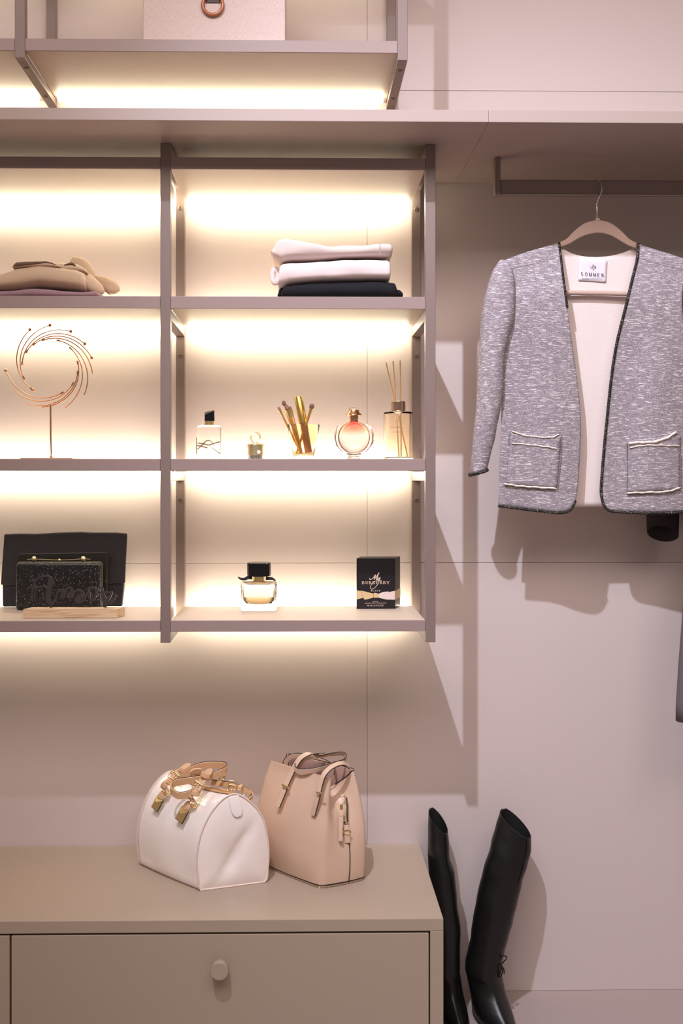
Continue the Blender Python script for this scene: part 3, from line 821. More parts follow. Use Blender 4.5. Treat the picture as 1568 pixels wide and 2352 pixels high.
M().prism(pp([(835,1155),(960,1105),(1110,1090),(1220,1320),(1060,1315),(920,1285),(835,1262)], .0006), fn * .0005).build('ribbon_print', RW, ct)
M().prism(pp([(1115,1110),(1290,1075),(1290,1322),(1215,1320)]), fn * .0004).build('ribbon_print', RW, ct)
M().prism(pp([(690,1135),(730,1125),(800,1140),(838,1160),(832,1260),(760,1265),(690,1258),(700,1200)], .0012), fn * .0008).build('ribbon_print', RG, ct, bevel=.0006)
sd = (P[2] - P[1]).normalized(); sn = V((sd.y, -sd.x, 0))
z0, z1 = Q(1290, 1322).z, Q(1290, 1075).z
a, b = P[1] + sn * .0004, P[2] + sn * .0004
M().prism([V((a.x, a.y, z0)), V((b.x, b.y, z0 + .001)), V((b.x, b.y, z1 + .001)), V((a.x, a.y, z1))], sn * .0004).build('ribbon_print', RG, ct)

# ------------------------------------------------------------------ clutches
RIBL = mat('ribbed_leather', rgb(46, 40, 44), 0.26, spec=0.8, bump=((520, 520, 14), 0.8, 0.0016), var=((420, 420, 10), rgb(52, 44, 49), 0.5, 0.8))
PLAIN = mat('black_leather', rgb(36, 32, 30), 0.42, spec=0.5, bump=(700, 0.12, 0.0004))
def slab(g, poly, off): g.prism(poly, off); return g
yl = -0.062
big = thing('clutch', (at(145, 1394, yl).x, yl + .01, ZS4), 'largest black clutch of ribbed leather with wide flap, leaning on the wall', 'clutch')
lean = 0.028
def CL(px, py, off=0.0):
    b = at(px, py, yl); z = max(b.z, ZS4)
    return V((b.x, yl + lean * (z - ZS4) / 0.19 - off, z))
bt = [CL(5, 1396), CL(281, 1396), CL(283, 1345), CL(286, 1230), CL(220, 1229), CL(140, 1228), CL(70, 1230), CL(4, 1232), CL(3, 1345)]
M().prism(bt, (0, .020, 0)).build('body', RIBL, big, bevel=.004)
fl = [CL(1, 1344, .001), CL(95, 1346, .001), CL(190, 1344, .001), CL(286.5, 1340, .001), CL(287, 1290, .001), CL(288.5, 1226, .001), CL(262, 1224, .001), CL(215, 1224, .001), CL(180, 1222.5, .001), CL(130, 1224, .001), CL(80, 1227, .001), CL(40, 1226.5, .001), CL(4, 1228, .001), CL(2, 1290, .001)]
M().prism(fl, (0, -.006, 0)).build('flap', RIBL, big, bevel=.0028)
ym = -0.084
mid = thing('clutch', (at(142, 1395, ym).x, ym + .01, ZS4), 'plain smooth black clutch standing between the ribbed and the glittery one', 'clutch')
def CM(px, py, off=0.0):
    b = at(px, py, ym); z = max(b.z, ZS4)
    return V((b.x, ym + .012 * (z - ZS4) / 0.15 - off, z))
M().prism([CM(38, 1397), CM(245, 1397), CM(245.5, 1272), CM(42, 1275), CM(38, 1290)], (0, .013, 0)).build('body', PLAIN, mid, bevel=.003)
M().prism([CM(38.5, 1339, .001), CM(242, 1339, .001), CM(245.5, 1330, .001), CM(246, 1268.5, .001), CM(160, 1270, .001), CM(45, 1272, .001), CM(39, 1278, .001)], (0, -.005, 0)).build('flap', PLAIN, mid, bevel=.0022)
# glittery box clutch
gl = bpy.data.materials.new('black_glitter'); gl.use_nodes = True
nt = gl.node_tree; p = nt.nodes['Principled BSDF']
tc = nt.nodes.new('ShaderNodeTexCoord'); vo = nt.nodes.new('ShaderNodeTexVoronoi'); vo.inputs['Scale'].default_value = 1150
nt.links.new(tc.outputs['Object'], vo.inputs['Vector'])
sx = nt.nodes.new('ShaderNodeSeparateColor'); nt.links.new(vo.outputs['Color'], sx.inputs[0])
rp_ = nt.nodes.new('ShaderNodeValToRGB'); cr = rp_.color_ramp; cr.interpolation = 'CONSTANT'
cr.elements[0].color = rgb(20, 18, 20); cr.elements[1].position = 0.982; cr.elements[1].color = rgb(230, 222, 222)  # near-white flakes put the sparkle into the colour
e = cr.elements.new(0.90); e.color = rgb(58, 50, 54)
nt.links.new(sx.outputs[0], rp_.inputs[0]); nt.links.new(rp_.outputs[0], p.inputs['Base Color'])
p.inputs['Roughness'].default_value = 0.3
nm = nt.nodes.new('ShaderNodeBump'); nm.inputs['Strength'].default_value = 0.7; nm.inputs['Distance'].default_value = 0.0012
nt.links.new(sx.outputs[1], nm.inputs['Height']); nt.links.new(nm.outputs[0], p.inputs['Normal'])
yg = -0.128
gcl = thing('box_clutch', (at(133, 1398, yg).x, yg + .018, ZS4), 'glittery black box clutch with a gold bar clasp behind the wooden sign', 'clutch')
g0, g1 = at(35, 1398, yg), at(231, 1398, yg)
zg = Z(1290, yg) - Z(1399, yg) + ZS4
def rrect(x0, x1, z0, z1, r, y, n=7):
    out = []
    for cx_, cz_, a0 in ((x1 - r, z0 + r, -90), (x1 - r, z1 - r, 0), (x0 + r, z1 - r, 90), (x0 + r, z0 + r, 180)):
        for k in range(n):
            a = R(a0 + 90 * k / (n - 1)); out.append(V((cx_ + r * math.cos(a), y, cz_ + r * math.sin(a))))
    return out
x0, x1 = g0.x, g1.x
for ya, yb_, nm_ in ((yg, yg + .017, 'front_shell'), (yg + .0215, yg + .038, 'back_shell')):
    s = 1 if nm_ == 'front_shell' else -1
    f_, b_ = (ya, yb_) if s > 0 else (yb_, ya)
    rings = [rrect(x0 + i, x1 - i, ZS4 + i, zg - i, .008, y) for i, y in ((.0, b_), (.0, f_ + s * .008), (.001, f_ + s * .004), (.004, f_ + s * .001), (.008, f_))]
    M().loft(rings).build(nm_, gl, gcl, smooth=40)
M().loft([rrect(x0 - .001, x1 + .001, ZS4, zg + .001, .009, y) for y in (yg + .0172, yg + .0213)]).build('gold_rim', PALEGOLD, gcl, smooth=40)
hy = yg + .019
hp = lambda x, y: at(x / 5.227, 1260 + y / 5.227, hy) + V((0, 0, ZS4 - Z(1398, yg)))
M().ribbon(smoothline([hp(330,118), hp(400,112), hp(480,115), hp(700,124), hp(900,118), hp(1000,108), hp(1085,116)], 24), (0, 1, 0), .006, .0016).build('clasp_bar', PALEGOLD, gcl, smooth=40)
for xx in (410, 1000):
    M().lathe(hp(xx, 112), [(.001, -.006), (.0062, -.004), (.007, 0), (.0062, .004), (.001, .006)], 14, (1, 0, 0)).build('clasp_knot', PALEGOLD, gcl, smooth=60)
    c = hp(xx, 112); M().lathe(V((c.x, c.y, zg)), [(.0035, 0), (.003, c.z - zg - .003)], 12).build('clasp_post', BLACKGLOSS, gcl, smooth=40)
c = hp(713, 140); M().ball(V((c.x, c.y, zg + .0045)), .0036).build('clasp_ball', GOLD, gcl, smooth=180)

# ------------------------------------------------------------------ wooden block with wire word
yw_ = -0.268
OAK = mat('oak', rgb(214, 184, 148), 0.55, bump=((40, 300, 700), 0.2, 0.0006), var=((16, 160, 420), rgb(176, 138, 104), 0.48, 0.68))
w0, w1 = at(53, 1419, yw_), at(269, 1420, yw_)
zw = Z(1399, yw_) - Z(1419.5, yw_) + ZS4
sg = thing('word_sign', ((w0.x + w1.x) / 2, yw_ + .02, ZS4), 'black wire word sign on a pale oak block in front of the clutches', 'sign')
M().add([V((w0.x, yw_, ZS4)), V((w1.x, yw_, ZS4)), V((w1.x + .012, yw_ + .036, ZS4)), V((w0.x + .012, yw_ + .036, ZS4)),
         V((w0.x, yw_, zw)), V((w1.x, yw_, zw)), V((w1.x + .012, yw_ + .036, zw)), V((w0.x + .012, yw_ + .036, zw))],
        [(0,3,2,1),(4,5,6,7),(0,1,5,4),(1,2,6,5),(2,3,7,6),(3,0,4,7)]).build('block', OAK, sg, bevel=.0008)
yt = yw_ + .018
A_ = lambda x, y: at(x / 5.227, 1260 + y / 5.227, yt) + V((0, 0, .0015))
AW = (yt + CAMD) / FPX / 5.227
kk = 0
WIRE = mat('black_wire', rgb(54, 47, 50), 0.35, spec=0.8)
g = M()
for pts, wd in [([(325,505),(345,480),(400,470),(500,468),(610,462)], 15),
                ([(395,640),(388,560),(400,470),(430,390),(500,342),(580,342),(630,385),(640,440)], [20,26,26,22,20,22,30,40]),
                ([(425,640),(418,560),(424,480)], 12),
                ([(600,360),(600,450),(580,560),(585,640),(620,668)], [30,55,60,50,24]),
                ([(620,668),(660,620),(690,540),(720,505),(770,505)], [22,24,26,20,18]), ([(770,505),(760,560),(735,605)], [30,60,50]),
                ([(735,605),(790,500),(835,475),(865,495),(870,530)], [20,22,20,22,30]), ([(868,500),(850,560),(840,600)], [40,70,50]),
                ([(840,600),(890,530),(940,505),(985,520),(985,560),(930,610),(935,650),(1000,630),(1040,560)], [20,20,20,30,50,60,40,22,18]),
                ([(1070,560),(1060,510),(1090,470),(1140,480),(1155,540),(1130,610),(1095,625),(1070,590),(1085,540)], [20,24,22,22,26,30,30,24,14]),
                ([(1150,560),(1200,540),(1235,500),(1215,468),(1180,480),(1175,510),(1215,535)], [16,16,18,18,18,18,18]),
                ([(1225,530),(1245,600),(1265,690)], [30,56,40]), ([(1225,530),(1290,535),(1350,528)], [20,20,20]), ([(1350,530),(1300,610),(1268,690)], [24,44,30]), ([(1275,690),(1330,650),(1395,565)], [30,34,34])]:
    n_ = 22
    kk = kk + 1
    P_ = smoothline([A_(*p) + V((0, -.00025 * (kk % 5), 0)) for p in pts], n_)
    ww = wd if hasattr(wd, '__len__') else [wd] * len(pts)
    W_ = [lerp1(list(range(len(ww))), ww, i / (n_ - 1) * (len(ww) - 1)) * AW for i in range(n_)]
    g.stroke(P_, W_, (0, -1, 0), .004)
for x in (613, 1265):
    p = A_(x, 690); g.box(p.x - .0015, p.x + .0015, yt - .0015, yt + .0015, zw - .002, A_(x, 640).z)
g.build('lettering', WIRE, sg, bevel=.0009, seg=2)
# ------------------------------------------------------------------ white patent bag
PATENT = mat('white_patent', rgb(243, 230, 225), 0.2, spec=0.5, coat=1.0, bump=(26, 0.22, 0.005))
VACH = mat('vachetta', rgb(208, 166, 128), 0.5, spec=0.4, bump=(900, 0.1, 0.0004))
EDGE = mat('dark_edge', rgb(58, 36, 28), 0.5)
PIPE = mat('bag_piping', rgb(226, 204, 192), 0.4, coat=0.4)
zd = DT + 0.0006
A0 = V((-0.242, -0.295, zd)); E1 = V((.163, .051, 0)); E2 = V((-.166, .160, 0))
UP = V((0, 0, 1))
prof = [(.04, 0), (.012, .006), (.0, .02), (-.012, .06), (.005, .1), (.05, .135), (.13, .165), (.23, .19), (.34, .209), (.43, .218), (.5, .2205),
        (.57, .218), (.67, .208), (.79, .19), (.90, .165), (.97, .135), (1.0, .1), (1.01, .06), (1.0, .02), (.985, .006), (.96, 0), (.7, 0), (.5, 0), (.3, 0)]
def wbag(pu, ph, v):
    sag = 1 + .035 * v - .05 * math.sin(math.pi * v) * max(0, (ph - .12) / .1)
    uu = .5 + (pu - .5) * (1 + .05 * math.sin(math.pi * v) * (1 if ph < .15 else .3))
    p = A0 + E1 * uu + E2 * v + UP * (ph * sag)
    n = noise.noise(V((p.x * 13, p.y * 13, p.z * 11)))
    if .02 < ph < .21: p += E1.cross(UP).normalized() * 0 + E1.normalized() * (max(-1, min(1, (pu - .5) * 3)) * n * .004)
    return p
def wprof(n):
    ring = resample(smoothline([V((a, b * 4.5, 0)) for a, b in prof + [prof[0]]], 140), n + 1)[:-1]
    return [(q.x, max(0, q.y / 4.5)) for q in ring]
WP = wprof(64)
wb = thing('handbag', A0 + E1 * .5 + E2 * .5, 'white patent barrel handbag with tan straps and gold studs on the dresser', 'handbag')
NV = 22
rings = []
endn = (E1.cross(UP)).normalized()      # points to the near end
if endn.dot(E2) > 0: endn = -endn
def capring(v, s, k):
    cx_, cz_ = .5, .10
    out = []
    for (a, b) in WP:
        aa, bb = cx_ + (a - cx_) * s, cz_ + (b - cz_) * s
        p = wbag(aa, bb, v)
        # dents of the soft end: one crease from the lower middle up to the right
        d1 = math.exp(-((aa - .42) / .16) ** 2 - ((bb - .075) / .04) ** 2) * .006
        d2 = math.exp(-((aa - .60 - (bb - .1) * 3.5) / .11) ** 2) * .007 * max(0, min(1, (.17 - bb) / .05)) * (1 if bb > .05 else bb / .05)
        bul = .010 * (1 - s ** 4)
        if v < .5: p += endn * (bul - (d1 + d2) * (1 - s ** 5) * 1.0)
        else: p -= endn * bul
        out.append(p)
    return out
for k in range(9): rings.append(capring(1.0, .002 + .998 * k / 8, k))
for i in range(NV - 1, -1, -1): rings.append([wbag(a, b, i / NV) for a, b in WP])
for k in range(12, -1, -1): rings.append(capring(0.0, .002 + .988 * k / 12, k))
M().loft(rings).build('body', PATENT, wb, smooth=180)
for v in (0.0, 1.0):
    M().tube([wbag(a, b, v) + endn * (.0012 if v == 0 else -.0012) + UP * (.001 if b < .01 else 0) for a, b in WP], .0021, 8, closed=True).build('piping', PIPE, wb, smooth=180)
# top zip band
zb = [wbag(.5, .2205, v) + UP * .0015 for v in [.02 + .96 * k / 20 for k in range(21)]]
M().ribbon(zb, E1, .020, .0018).build('zip_band', VACH, wb)
M().ribbon([p + UP * .0014 for p in zb], E1, .005, .0012).build('zip', GOLD, wb)
# tongue on the near end
tg = [wbag(.50, .216, 0), wbag(.51, .207, 0), wbag(.53, .19, 0), wbag(.55, .177, 0), wbag(.56, .168, 0)]
tg = [p + endn * o for p, o in zip(tg, (.002, .005, .009, .011, .0115))]
M().ribbon(smoothline(tg, 14), E1, [.026] * 9 + [.025, .023, .02, .016, .009], .003).build('pull_tab', PATENT, wb, bevel=.001, smooth=40)
# studs and straps; every point is a pixel with a depth taken from the bag's own surface
def wp(x, y, yy): return at(x, y, yy)
def stud(cx_, cy_, yy, ang_, s=1.0):
    c = wp(cx_, cy_, yy)
    nrm = V((-.55, -.75, .38)).normalized()
    r_ = V((math.cos(R(ang_)), 0, math.sin(R(ang_)))); r_ = (r_ - nrm * r_.dot(nrm)).normalized(); u_ = nrm.cross(r_)
    if u_.z < 0: u_ = -u_
    w_, h_ = .0125 * s, .0155 * s
    M().obox(c, r_ * w_ * 1.05, u_ * h_ * 1.06, nrm * .002).build('stud_backing', EDGE, wb, bevel=.0008)
    q = [c + r_*a*w_ + u_*b*h_ + nrm*.002 for a, b in ((-1,-1),(1,-1),(1,1),(-1,1))]
    t_ = [c + r_*a*w_*.2 + u_*b*h_*.25 + nrm*.0085 for a, b in ((-1,-1),(1,-1),(1,1),(-1,1))]
    M().loft([[p - nrm * .001 for p in q], q, t_]).build('stud', GOLD, wb, bevel=.0006)
def strap(pts, wd, width, name='strap', th=.0035, n=None, parent=None):
    P = smoothline([wp(*p) for p in pts], n or max(10, 5 * len(pts)))
    return M().ribbon(P, wd, width, th).build(name, VACH, parent or wb, smooth=40, bevel=.0007, seg=1)
def ring(c, rad, nrm, r=.0019):
    c = wp(*c); nrm = V(nrm).normalized(); a = nrm.orthogonal().normalized(); b = nrm.cross(a)
    M().tube([c + a * rad * math.cos(t) + b * rad * math.sin(t) for t in [2*math.pi*k/24 for k in range(24)]], r, 8, closed=True).build('ring', GOLD, wb, smooth=180)
def buckle(c, wv, lv, w_=.013, l_=.008):
    c = wp(*c); wv, lv = V(wv).normalized() * w_, V(lv).normalized() * l_
    M().tube([c - wv - lv, c + wv - lv, c + wv + lv, c - wv + lv], .0019, 8, closed=True).build('buckle', PALEGOLD, wb, smooth=60)
    M().tube([c - lv, c + lv * 1.2], .0013, 8).build('buckle_pin', PALEGOLD, wb, smooth=60)
LW = V((.8, -.35, -.45))      # strap width direction across the slope
stud(418, 1872, -.253, -28); stud(361.5, 1846, -.186, -28, .95)
strap([(424, 1861, -.252), (429, 1852, -.252), (436, 1846, -.250), (441, 1848, -.245)], LW, .017, 'strap_tab')
strap([(367, 1834, -.187), (371, 1826, -.187), (378, 1821, -.186), (384, 1823, -.181)], LW, .016, 'strap_tab')
ring((444, 1845, -.250), .0105, (.75, -.3, .55)); ring((382, 1817, -.186), .0100, (.75, -.3, .55))
# loop straps up from the rings to the buckles
strap([(446, 1838, -.252), (437, 1836, -.258), (434, 1829, -.262), (440, 1822, -.262), (449, 1815, -.258), (458, 1804, -.252), (468, 1788, -.245), (478, 1775, -.24), (487, 1766, -.236)], LW, [.0165] * 40 + [.016, .014, .011, .007, .003], 'strap', n=45)
strap([(385, 1811, -.188), (376, 1812, -.193), (375, 1806, -.196), (381, 1799, -.196), (391, 1791, -.19), (402, 1781, -.186), (415, 1770, -.182), (428, 1761, -.178), (438, 1755, -.175)], LW, [.0155] * 40 + [.015, .013, .010, .007, .003], 'strap', n=45)
strap([(440, 1820, -.266), (450, 1824, -.264), (458, 1822, -.258)], V((.2, .3, 1)), .011, 'keeper', .0045)
strap([(384, 1793, -.199), (391, 1799, -.197), (398, 1798, -.192)], V((.2, .3, 1)), .010, 'keeper', .0045)
strap([(462, 1777, -.251), (472, 1783, -.249), (481, 1783, -.243)], V((.25, .3, 1)), .011, 'keeper', .0045)
strap([(412, 1765, -.187), (419, 1770, -.186), (426, 1770, -.18)], V((.25, .3, 1)), .010, 'keeper', .0045)
buckle((455, 1807, -.256), LW, (.5, .2, .8)); buckle((400, 1783, -.190), LW, (.6, .3, .7))
# front handle: one strap on edge that snakes over the bag top
hd_pts = [(452, 1811, -.252), (436, 1823, -.262), (412, 1828, -.266), (396, 1819, -.262), (393, 1808, -.252), (402, 1799, -.243), (425, 1794, -.236), (455, 1790, -.232), (482, 1784, -.230), (505, 1776, -.232), (519, 1768, -.222), (518, 1760, -.205), (497, 1757, -.192), (470, 1758, -.186), (446, 1765, -.184), (425, 1776, -.185), (408, 1787, -.187)]
strap(hd_pts, V((0, -.15, 1)), .0165, 'handle', .0036, n=90)
P = smoothline([wp(x, y - 8.4, yy) for x, y, yy in hd_pts], 90)
M().tube(P, .0011, 6).build('handle_edge', EDGE, wb)
# rear handle, lying behind
wr = [(571, 1838, -.214), (577, 1830, -.206), (574, 1822, -.204), (560, 1814, -.206), (545, 1808, -.210), (528, 1803, -.213), (505, 1800, -.214), (485, 1797, -.214)]
strap(wr, V((.3, -.1, 1)), .013, 'strap')
P = smoothline([wp(x, y - 6.6, yy) for x, y, yy in wr], 40); M().tube(P, .0012, 6).build('strap_edge', EDGE, wb)
strap([(498, 1806, -.222), (502, 1797, -.222), (508, 1794, -.218)], V((1, 0, .1)), .010, 'keeper', .0045)
strap([(549, 1816, -.216), (551, 1807, -.216), (555, 1804, -.211)], V((1, 0, .1)), .009, 'keeper', .0045)
buckle((533, 1803, -.216), (.1, 0, 1), (1, .1, -.2), .010, .009)
ring((569, 1832, -.206), .013, (.6, -.7, .3)); ring((509, 1787, -.2), .006, (.4, -.8, .2))
strap([(512, 1788, -.195), (516, 1781, -.19), (510, 1776, -.188), (495, 1777, -.19), (470, 1778, -.2), (450, 1776, -.212), (438, 1777, -.22)], V((.2, -.2, 1)), .012, 'strap')
strap([(438, 1777, -.222), (447, 1771, -.22), (462, 1771, -.214)], V((.3, -.2, 1)), .013, 'strap', .005)
ring((527, 1815, -.222), .0065, (.5, -.5, .7)); 
strap([(527, 1816, -.222), (515, 1815, -.226), (503, 1812, -.229)], V((.1, -.5, 1)), .006, 'zip_pull')

# ------------------------------------------------------------------ blush leather tote
TOTE = mat('blush_leather', rgb(205, 173, 151), 0.38, spec=0.5, coat=0.15, bump=(420, 0.12, 0.0008))
TOTEIN = mat('tote_lining', rgb(196, 158, 146), 0.6)
TEDGE = mat('tote_edge', rgb(38, 24, 24), 0.5)
zt0 = zd
F0, R0 = V((.046, -.287, zt0)), V((.160, -.232, zt0))
L0 = V((-.122, -.112, zt0)); K0 = L0 + (R0 - F0) * .9
HT = .255
Ft, Rt_ = V((.072, -.252, zt0 + .250)), V((.139, -.190, zt0 + .252))
Lt = V((-.0795, -.142, zt0 + .262)); Kt = V((-.036, -.098, zt0 + .268))
UE = (R0 - F0).normalized(); VE = (L0 - F0).normalized()
def corner(p0, p1, t, bow):
    e = t ** 1.6
    p = p0.lerp(p1, e); p.z = p0.z + (p1.z - p0.z) * t
    return p + bow * math.sin(math.pi * t) * (1 - t * .5)
def tring(t, inset=0.0):
    f = corner(F0, Ft, t, -UE * .006 + -VE * .006); r = corner(R0, Rt_, t, UE * .014 - VE * .004)
    l = corner(L0, Lt, t, -UE * .006 + VE * .01); k = corner(K0, Kt, t, UE * .01 + VE * .01)
    cen = (f + r + l + k) / 4
    out = []
    def side(a, b, n, bow, pinch):
        for i in range(n):
            q = i / n
            p = a.lerp(b, q)
            s = math.sin(math.pi * q)
            p = p + bow * s + pinch * max(0.0, (s - .25) / .75) ** 1.4
            p.z -= abs(pinch.length) * .15 * s
            out.append(p)
    tt = max(0, (t - .30) / .70)
    pin = .062 * tt ** 1.3
    side(l, f, 18, -UE * (.016 * math.sin(math.pi * min(1, t * 1.05)) + .004), V((0, 0, 0)))
    side(f, r, 18, -VE * .006 * (1 - t), VE * pin)
    side(r, k, 18, UE * .010 * math.sin(math.pi * t), V((0, 0, 0)))
    side(k, l, 18, VE * .006 * (1 - t), -VE * pin)
    n = len(out)
    # round the corners
    for _ in range(3 if t > .05 else 2):
        out = [out[i] * .5 + (out[(i-1) % n] + out[(i+1) % n]) * .25 for i in range(n)]
    if t > .02 and t < .98:
        out = [p + (p - cen).normalized() * .0030 * noise.noise(p * 14) for p in out]
    if t >= .3:
        # the top edge dips to the sides: the two panels stand higher than the gussets
        for i in range(n):
            if 20 <= i <= 34: 
                q = math.sin(math.pi * (i - 20) / 14); out[i].z -= .040 * tt ** 3 * q
            if 56 <= i <= 70:
                q = math.sin(math.pi * (i - 56) / 14); out[i].z -= .040 * tt ** 3 * q
    if inset:
        nv_ = []
        for i in range(n):
            t_ = out[(i+1) % n] - out[(i-1) % n]; q_ = V((-t_.y, t_.x, 0)); nv_.append(q_.normalized())
        sg_ = 1 if sum(nv_[i].dot(cen - out[i]) for i in range(n)) > 0 else -1
        out = [out[i] + nv_[i] * (sg_ * inset) for i in range(n)]
    return out
tb_ = thing('handbag', (F0 + R0 + L0 + K0) / 4, 'blush pink leather tote with two thin handles right of the white bag', 'handbag')
T = [0, .015, .05, .1, .16, .22, .28, .34, .40, .46, .52, .58, .64, .70, .76, .82, .87, .92, .96, 1.0]
rings = [tring(t) for t in T]
M().loft([[r.lerp((F0+R0+L0+K0)/4, .02) for r in rings[0]]] + rings, cap0=True, cap1=False).build('body', TOTE, tb_, smooth=180)
inn = [tring(t, .0028) for t in T[3:]]
M().loft(inn, cap0=True, cap1=False).build('lining', TOTEIN, tb_, smooth=180)
top_o, top_i = rings[-1], inn[-1]
M().loft([top_o, [p + UP * .0018 for p in top_o], [p + UP * .0018 for p in top_i], top_i], False, False).build('top_binding', TOTE, tb_, smooth=50)
# dark painted edge along the far panel and gusset
seq = [top_o[i] + UP * .002 for i in range(30, 60)]
M().tube(seq, .0014, 6).build('dark_edge', TEDGE, tb_)
# stitched seam bottom, side seam and feet
M().tube([p + UP * .0025 for p in resample([rings[1][i] for i in range(4, 37)], 40)], .0016, 6).build('base_seam', TEDGE, tb_)
ss = [rings[k][28] + (UE * .0008 - VE * .0008) for k in range(1, 12)]
M().tube(ss, .0011, 6).build('side_seam', TEDGE, tb_)
# handles
def tstrap(pts, wd, width, name='handle', n=60, th=.0032):
    P = smoothline([wp(*p) for p in pts], n)
    o = M().ribbon(P, wd, width, th).build(name, TOTE, tb_, smooth=40, bevel=.0007, seg=1)
    ws = [V(w_) for w_ in wd] if isinstance(wd, list) else [V(wd)] * n
    Q_ = []
    for i in range(n):
        t = (P[min(i+1, n-1)] - P[max(i-1, 0)]).normalized()
        w_ = (ws[i] - t * ws[i].dot(t)).normalized()
        Q_.append(P[i] + w_ * (width / 2 + .0003))
    M().tube(Q_, .0013, 6).build('strap_edge', TEDGE, tb_)
    return o
n = 80
def blend(ws, n):
    out = []
    for i in range(n):
        q = i / (n - 1) * (len(ws) - 1); k = min(int(q), len(ws) - 2)
        out.append(V(ws[k]).lerp(V(ws[k+1]), q - k))
    return out
FA = V((.8, -.55, -.25)); 
tstrap([(637, 1853, -.214), (648, 1826, -.212), (658, 1800, -.208), (669, 1776, -.204), (678, 1758, -.204), (690, 1741, -.200), (706, 1732, -.196), (722, 1732, -.19), (733, 1737, -.184), (760, 1733, -.17), (785, 1731, -.165), (794, 1737, -.17), (790, 1748, -.19), (765, 1756, -.215), (735, 1766, -.225), (705, 1772, -.226), (684, 1771, -.215), (677, 1762, -.205), (684, 1750, -.19), (700, 1742, -.18), (725, 1737, -.17), (745, 1736, -.165)],
       blend([FA, FA, FA, FA, (.5, -.4, .3), (.3, -.5, .6), (0, -.6, .6), (0, -.4, .8), (0, -.2, 1), (0, -.3, 1), (0, -.3, 1), (0, -.2, 1)], 110), .0125, n=110)
tstrap([(718, 1873, -.262), (724, 1850, -.266), (730, 1826, -.266), (736, 1800, -.262), (743, 1780, -.258), (755, 1766, -.25), (772, 1756, -.24), (788, 1753, -.225), (801, 1760, -.2)],
       blend([FA, FA, FA, FA, (.7, -.5, -.3), (.4, -.6, -.4), (.2, -.6, -.5), (.1, -.5, -.6)], n), .0115, n=n)
tstrap([(654, 1760, -.125), (658, 1747, -.128), (668, 1738, -.13), (690, 1736, -.13), (720, 1743, -.13), (750, 1752, -.14), (768, 1768, -.165), (767, 1785, -.19)], (0, -.2, 1), .012, 'rear_handle', n=50)
for c, w_ in (((655, 1806, -.217), V((.9, -.35, -.35))), ((735, 1822, -.276), V((.9, -.3, -.1)))):
    p = wp(*c); w_.normalize()
    M().obox(p, w_ * .0098, V((-.4, -.75, .3)).normalized() * .002, V((0, 0, 1)) * .0028).build('strap_bar', PALEGOLD, tb_, bevel=.0006)
# side zip, puller and tab in the pinched gusset
zc = [(784, 1829, -.222), (789, 1826, -.220), (793, 1832, -.222), (794, 1848, -.228), (794, 1866, -.236), (795, 1888, -.244)]
M().tube(smoothline([wp(*p) for p in zc], 24), .0022, 8).build('zip', PALEGOLD, tb_, smooth=60)
M().tube(smoothline([wp(x + 3, y, yy) for x, y, yy in zc[2:]], 16), .0014, 6).build('zip_edge', TEDGE, tb_)
p = wp(784, 1853, -.245); M().obox(p, (.004, 0, 0), (0, .002, 0), (0, 0, .007)).build('zip_slider', GOLD, tb_, bevel=.001)
tp = M().ribbon([wp(783, 1861, -.249), wp(783, 1880, -.256), wp(782, 1905, -.264), wp(782, 1932, -.270)], (1, 0, 0), [.010, .0098, .0095, .0095], .003).build('zip_pull', TOTE, tb_, bevel=.0008)
p = wp(783, 1874, -.2560); M().lathe(p, [(.0015, 0), (.0012, .001)], 10, (0, -1, 0)).build('rivet', PALEGOLD, tp)
M().ribbon([wp(795, 1895, -.248), wp(796, 1912, -.252), wp(798, 1936, -.254)], (1, 0, 0), [.012, .0125, .014], .0035).build('side_tab', TOTE, tb_, bevel=.0008)
c = wp(797, 1911, -.2535)
M().tube([c + V((math.cos(a) * .0085, -.001, math.sin(a) * .006)) for a in [2*math.pi*k/20 for k in range(20)]], .0012, 6, closed=True).build('d_ring', GOLD, tb_, smooth=60)
for q in (F0 + UE * .006 + VE * .008,):
    M().lathe(V((q.x, q.y, DT + .0003)), [(.004, 0), (.0045, .002), (.003, .004)], 14).build('foot_stud', GOLD, tb_, smooth=40)

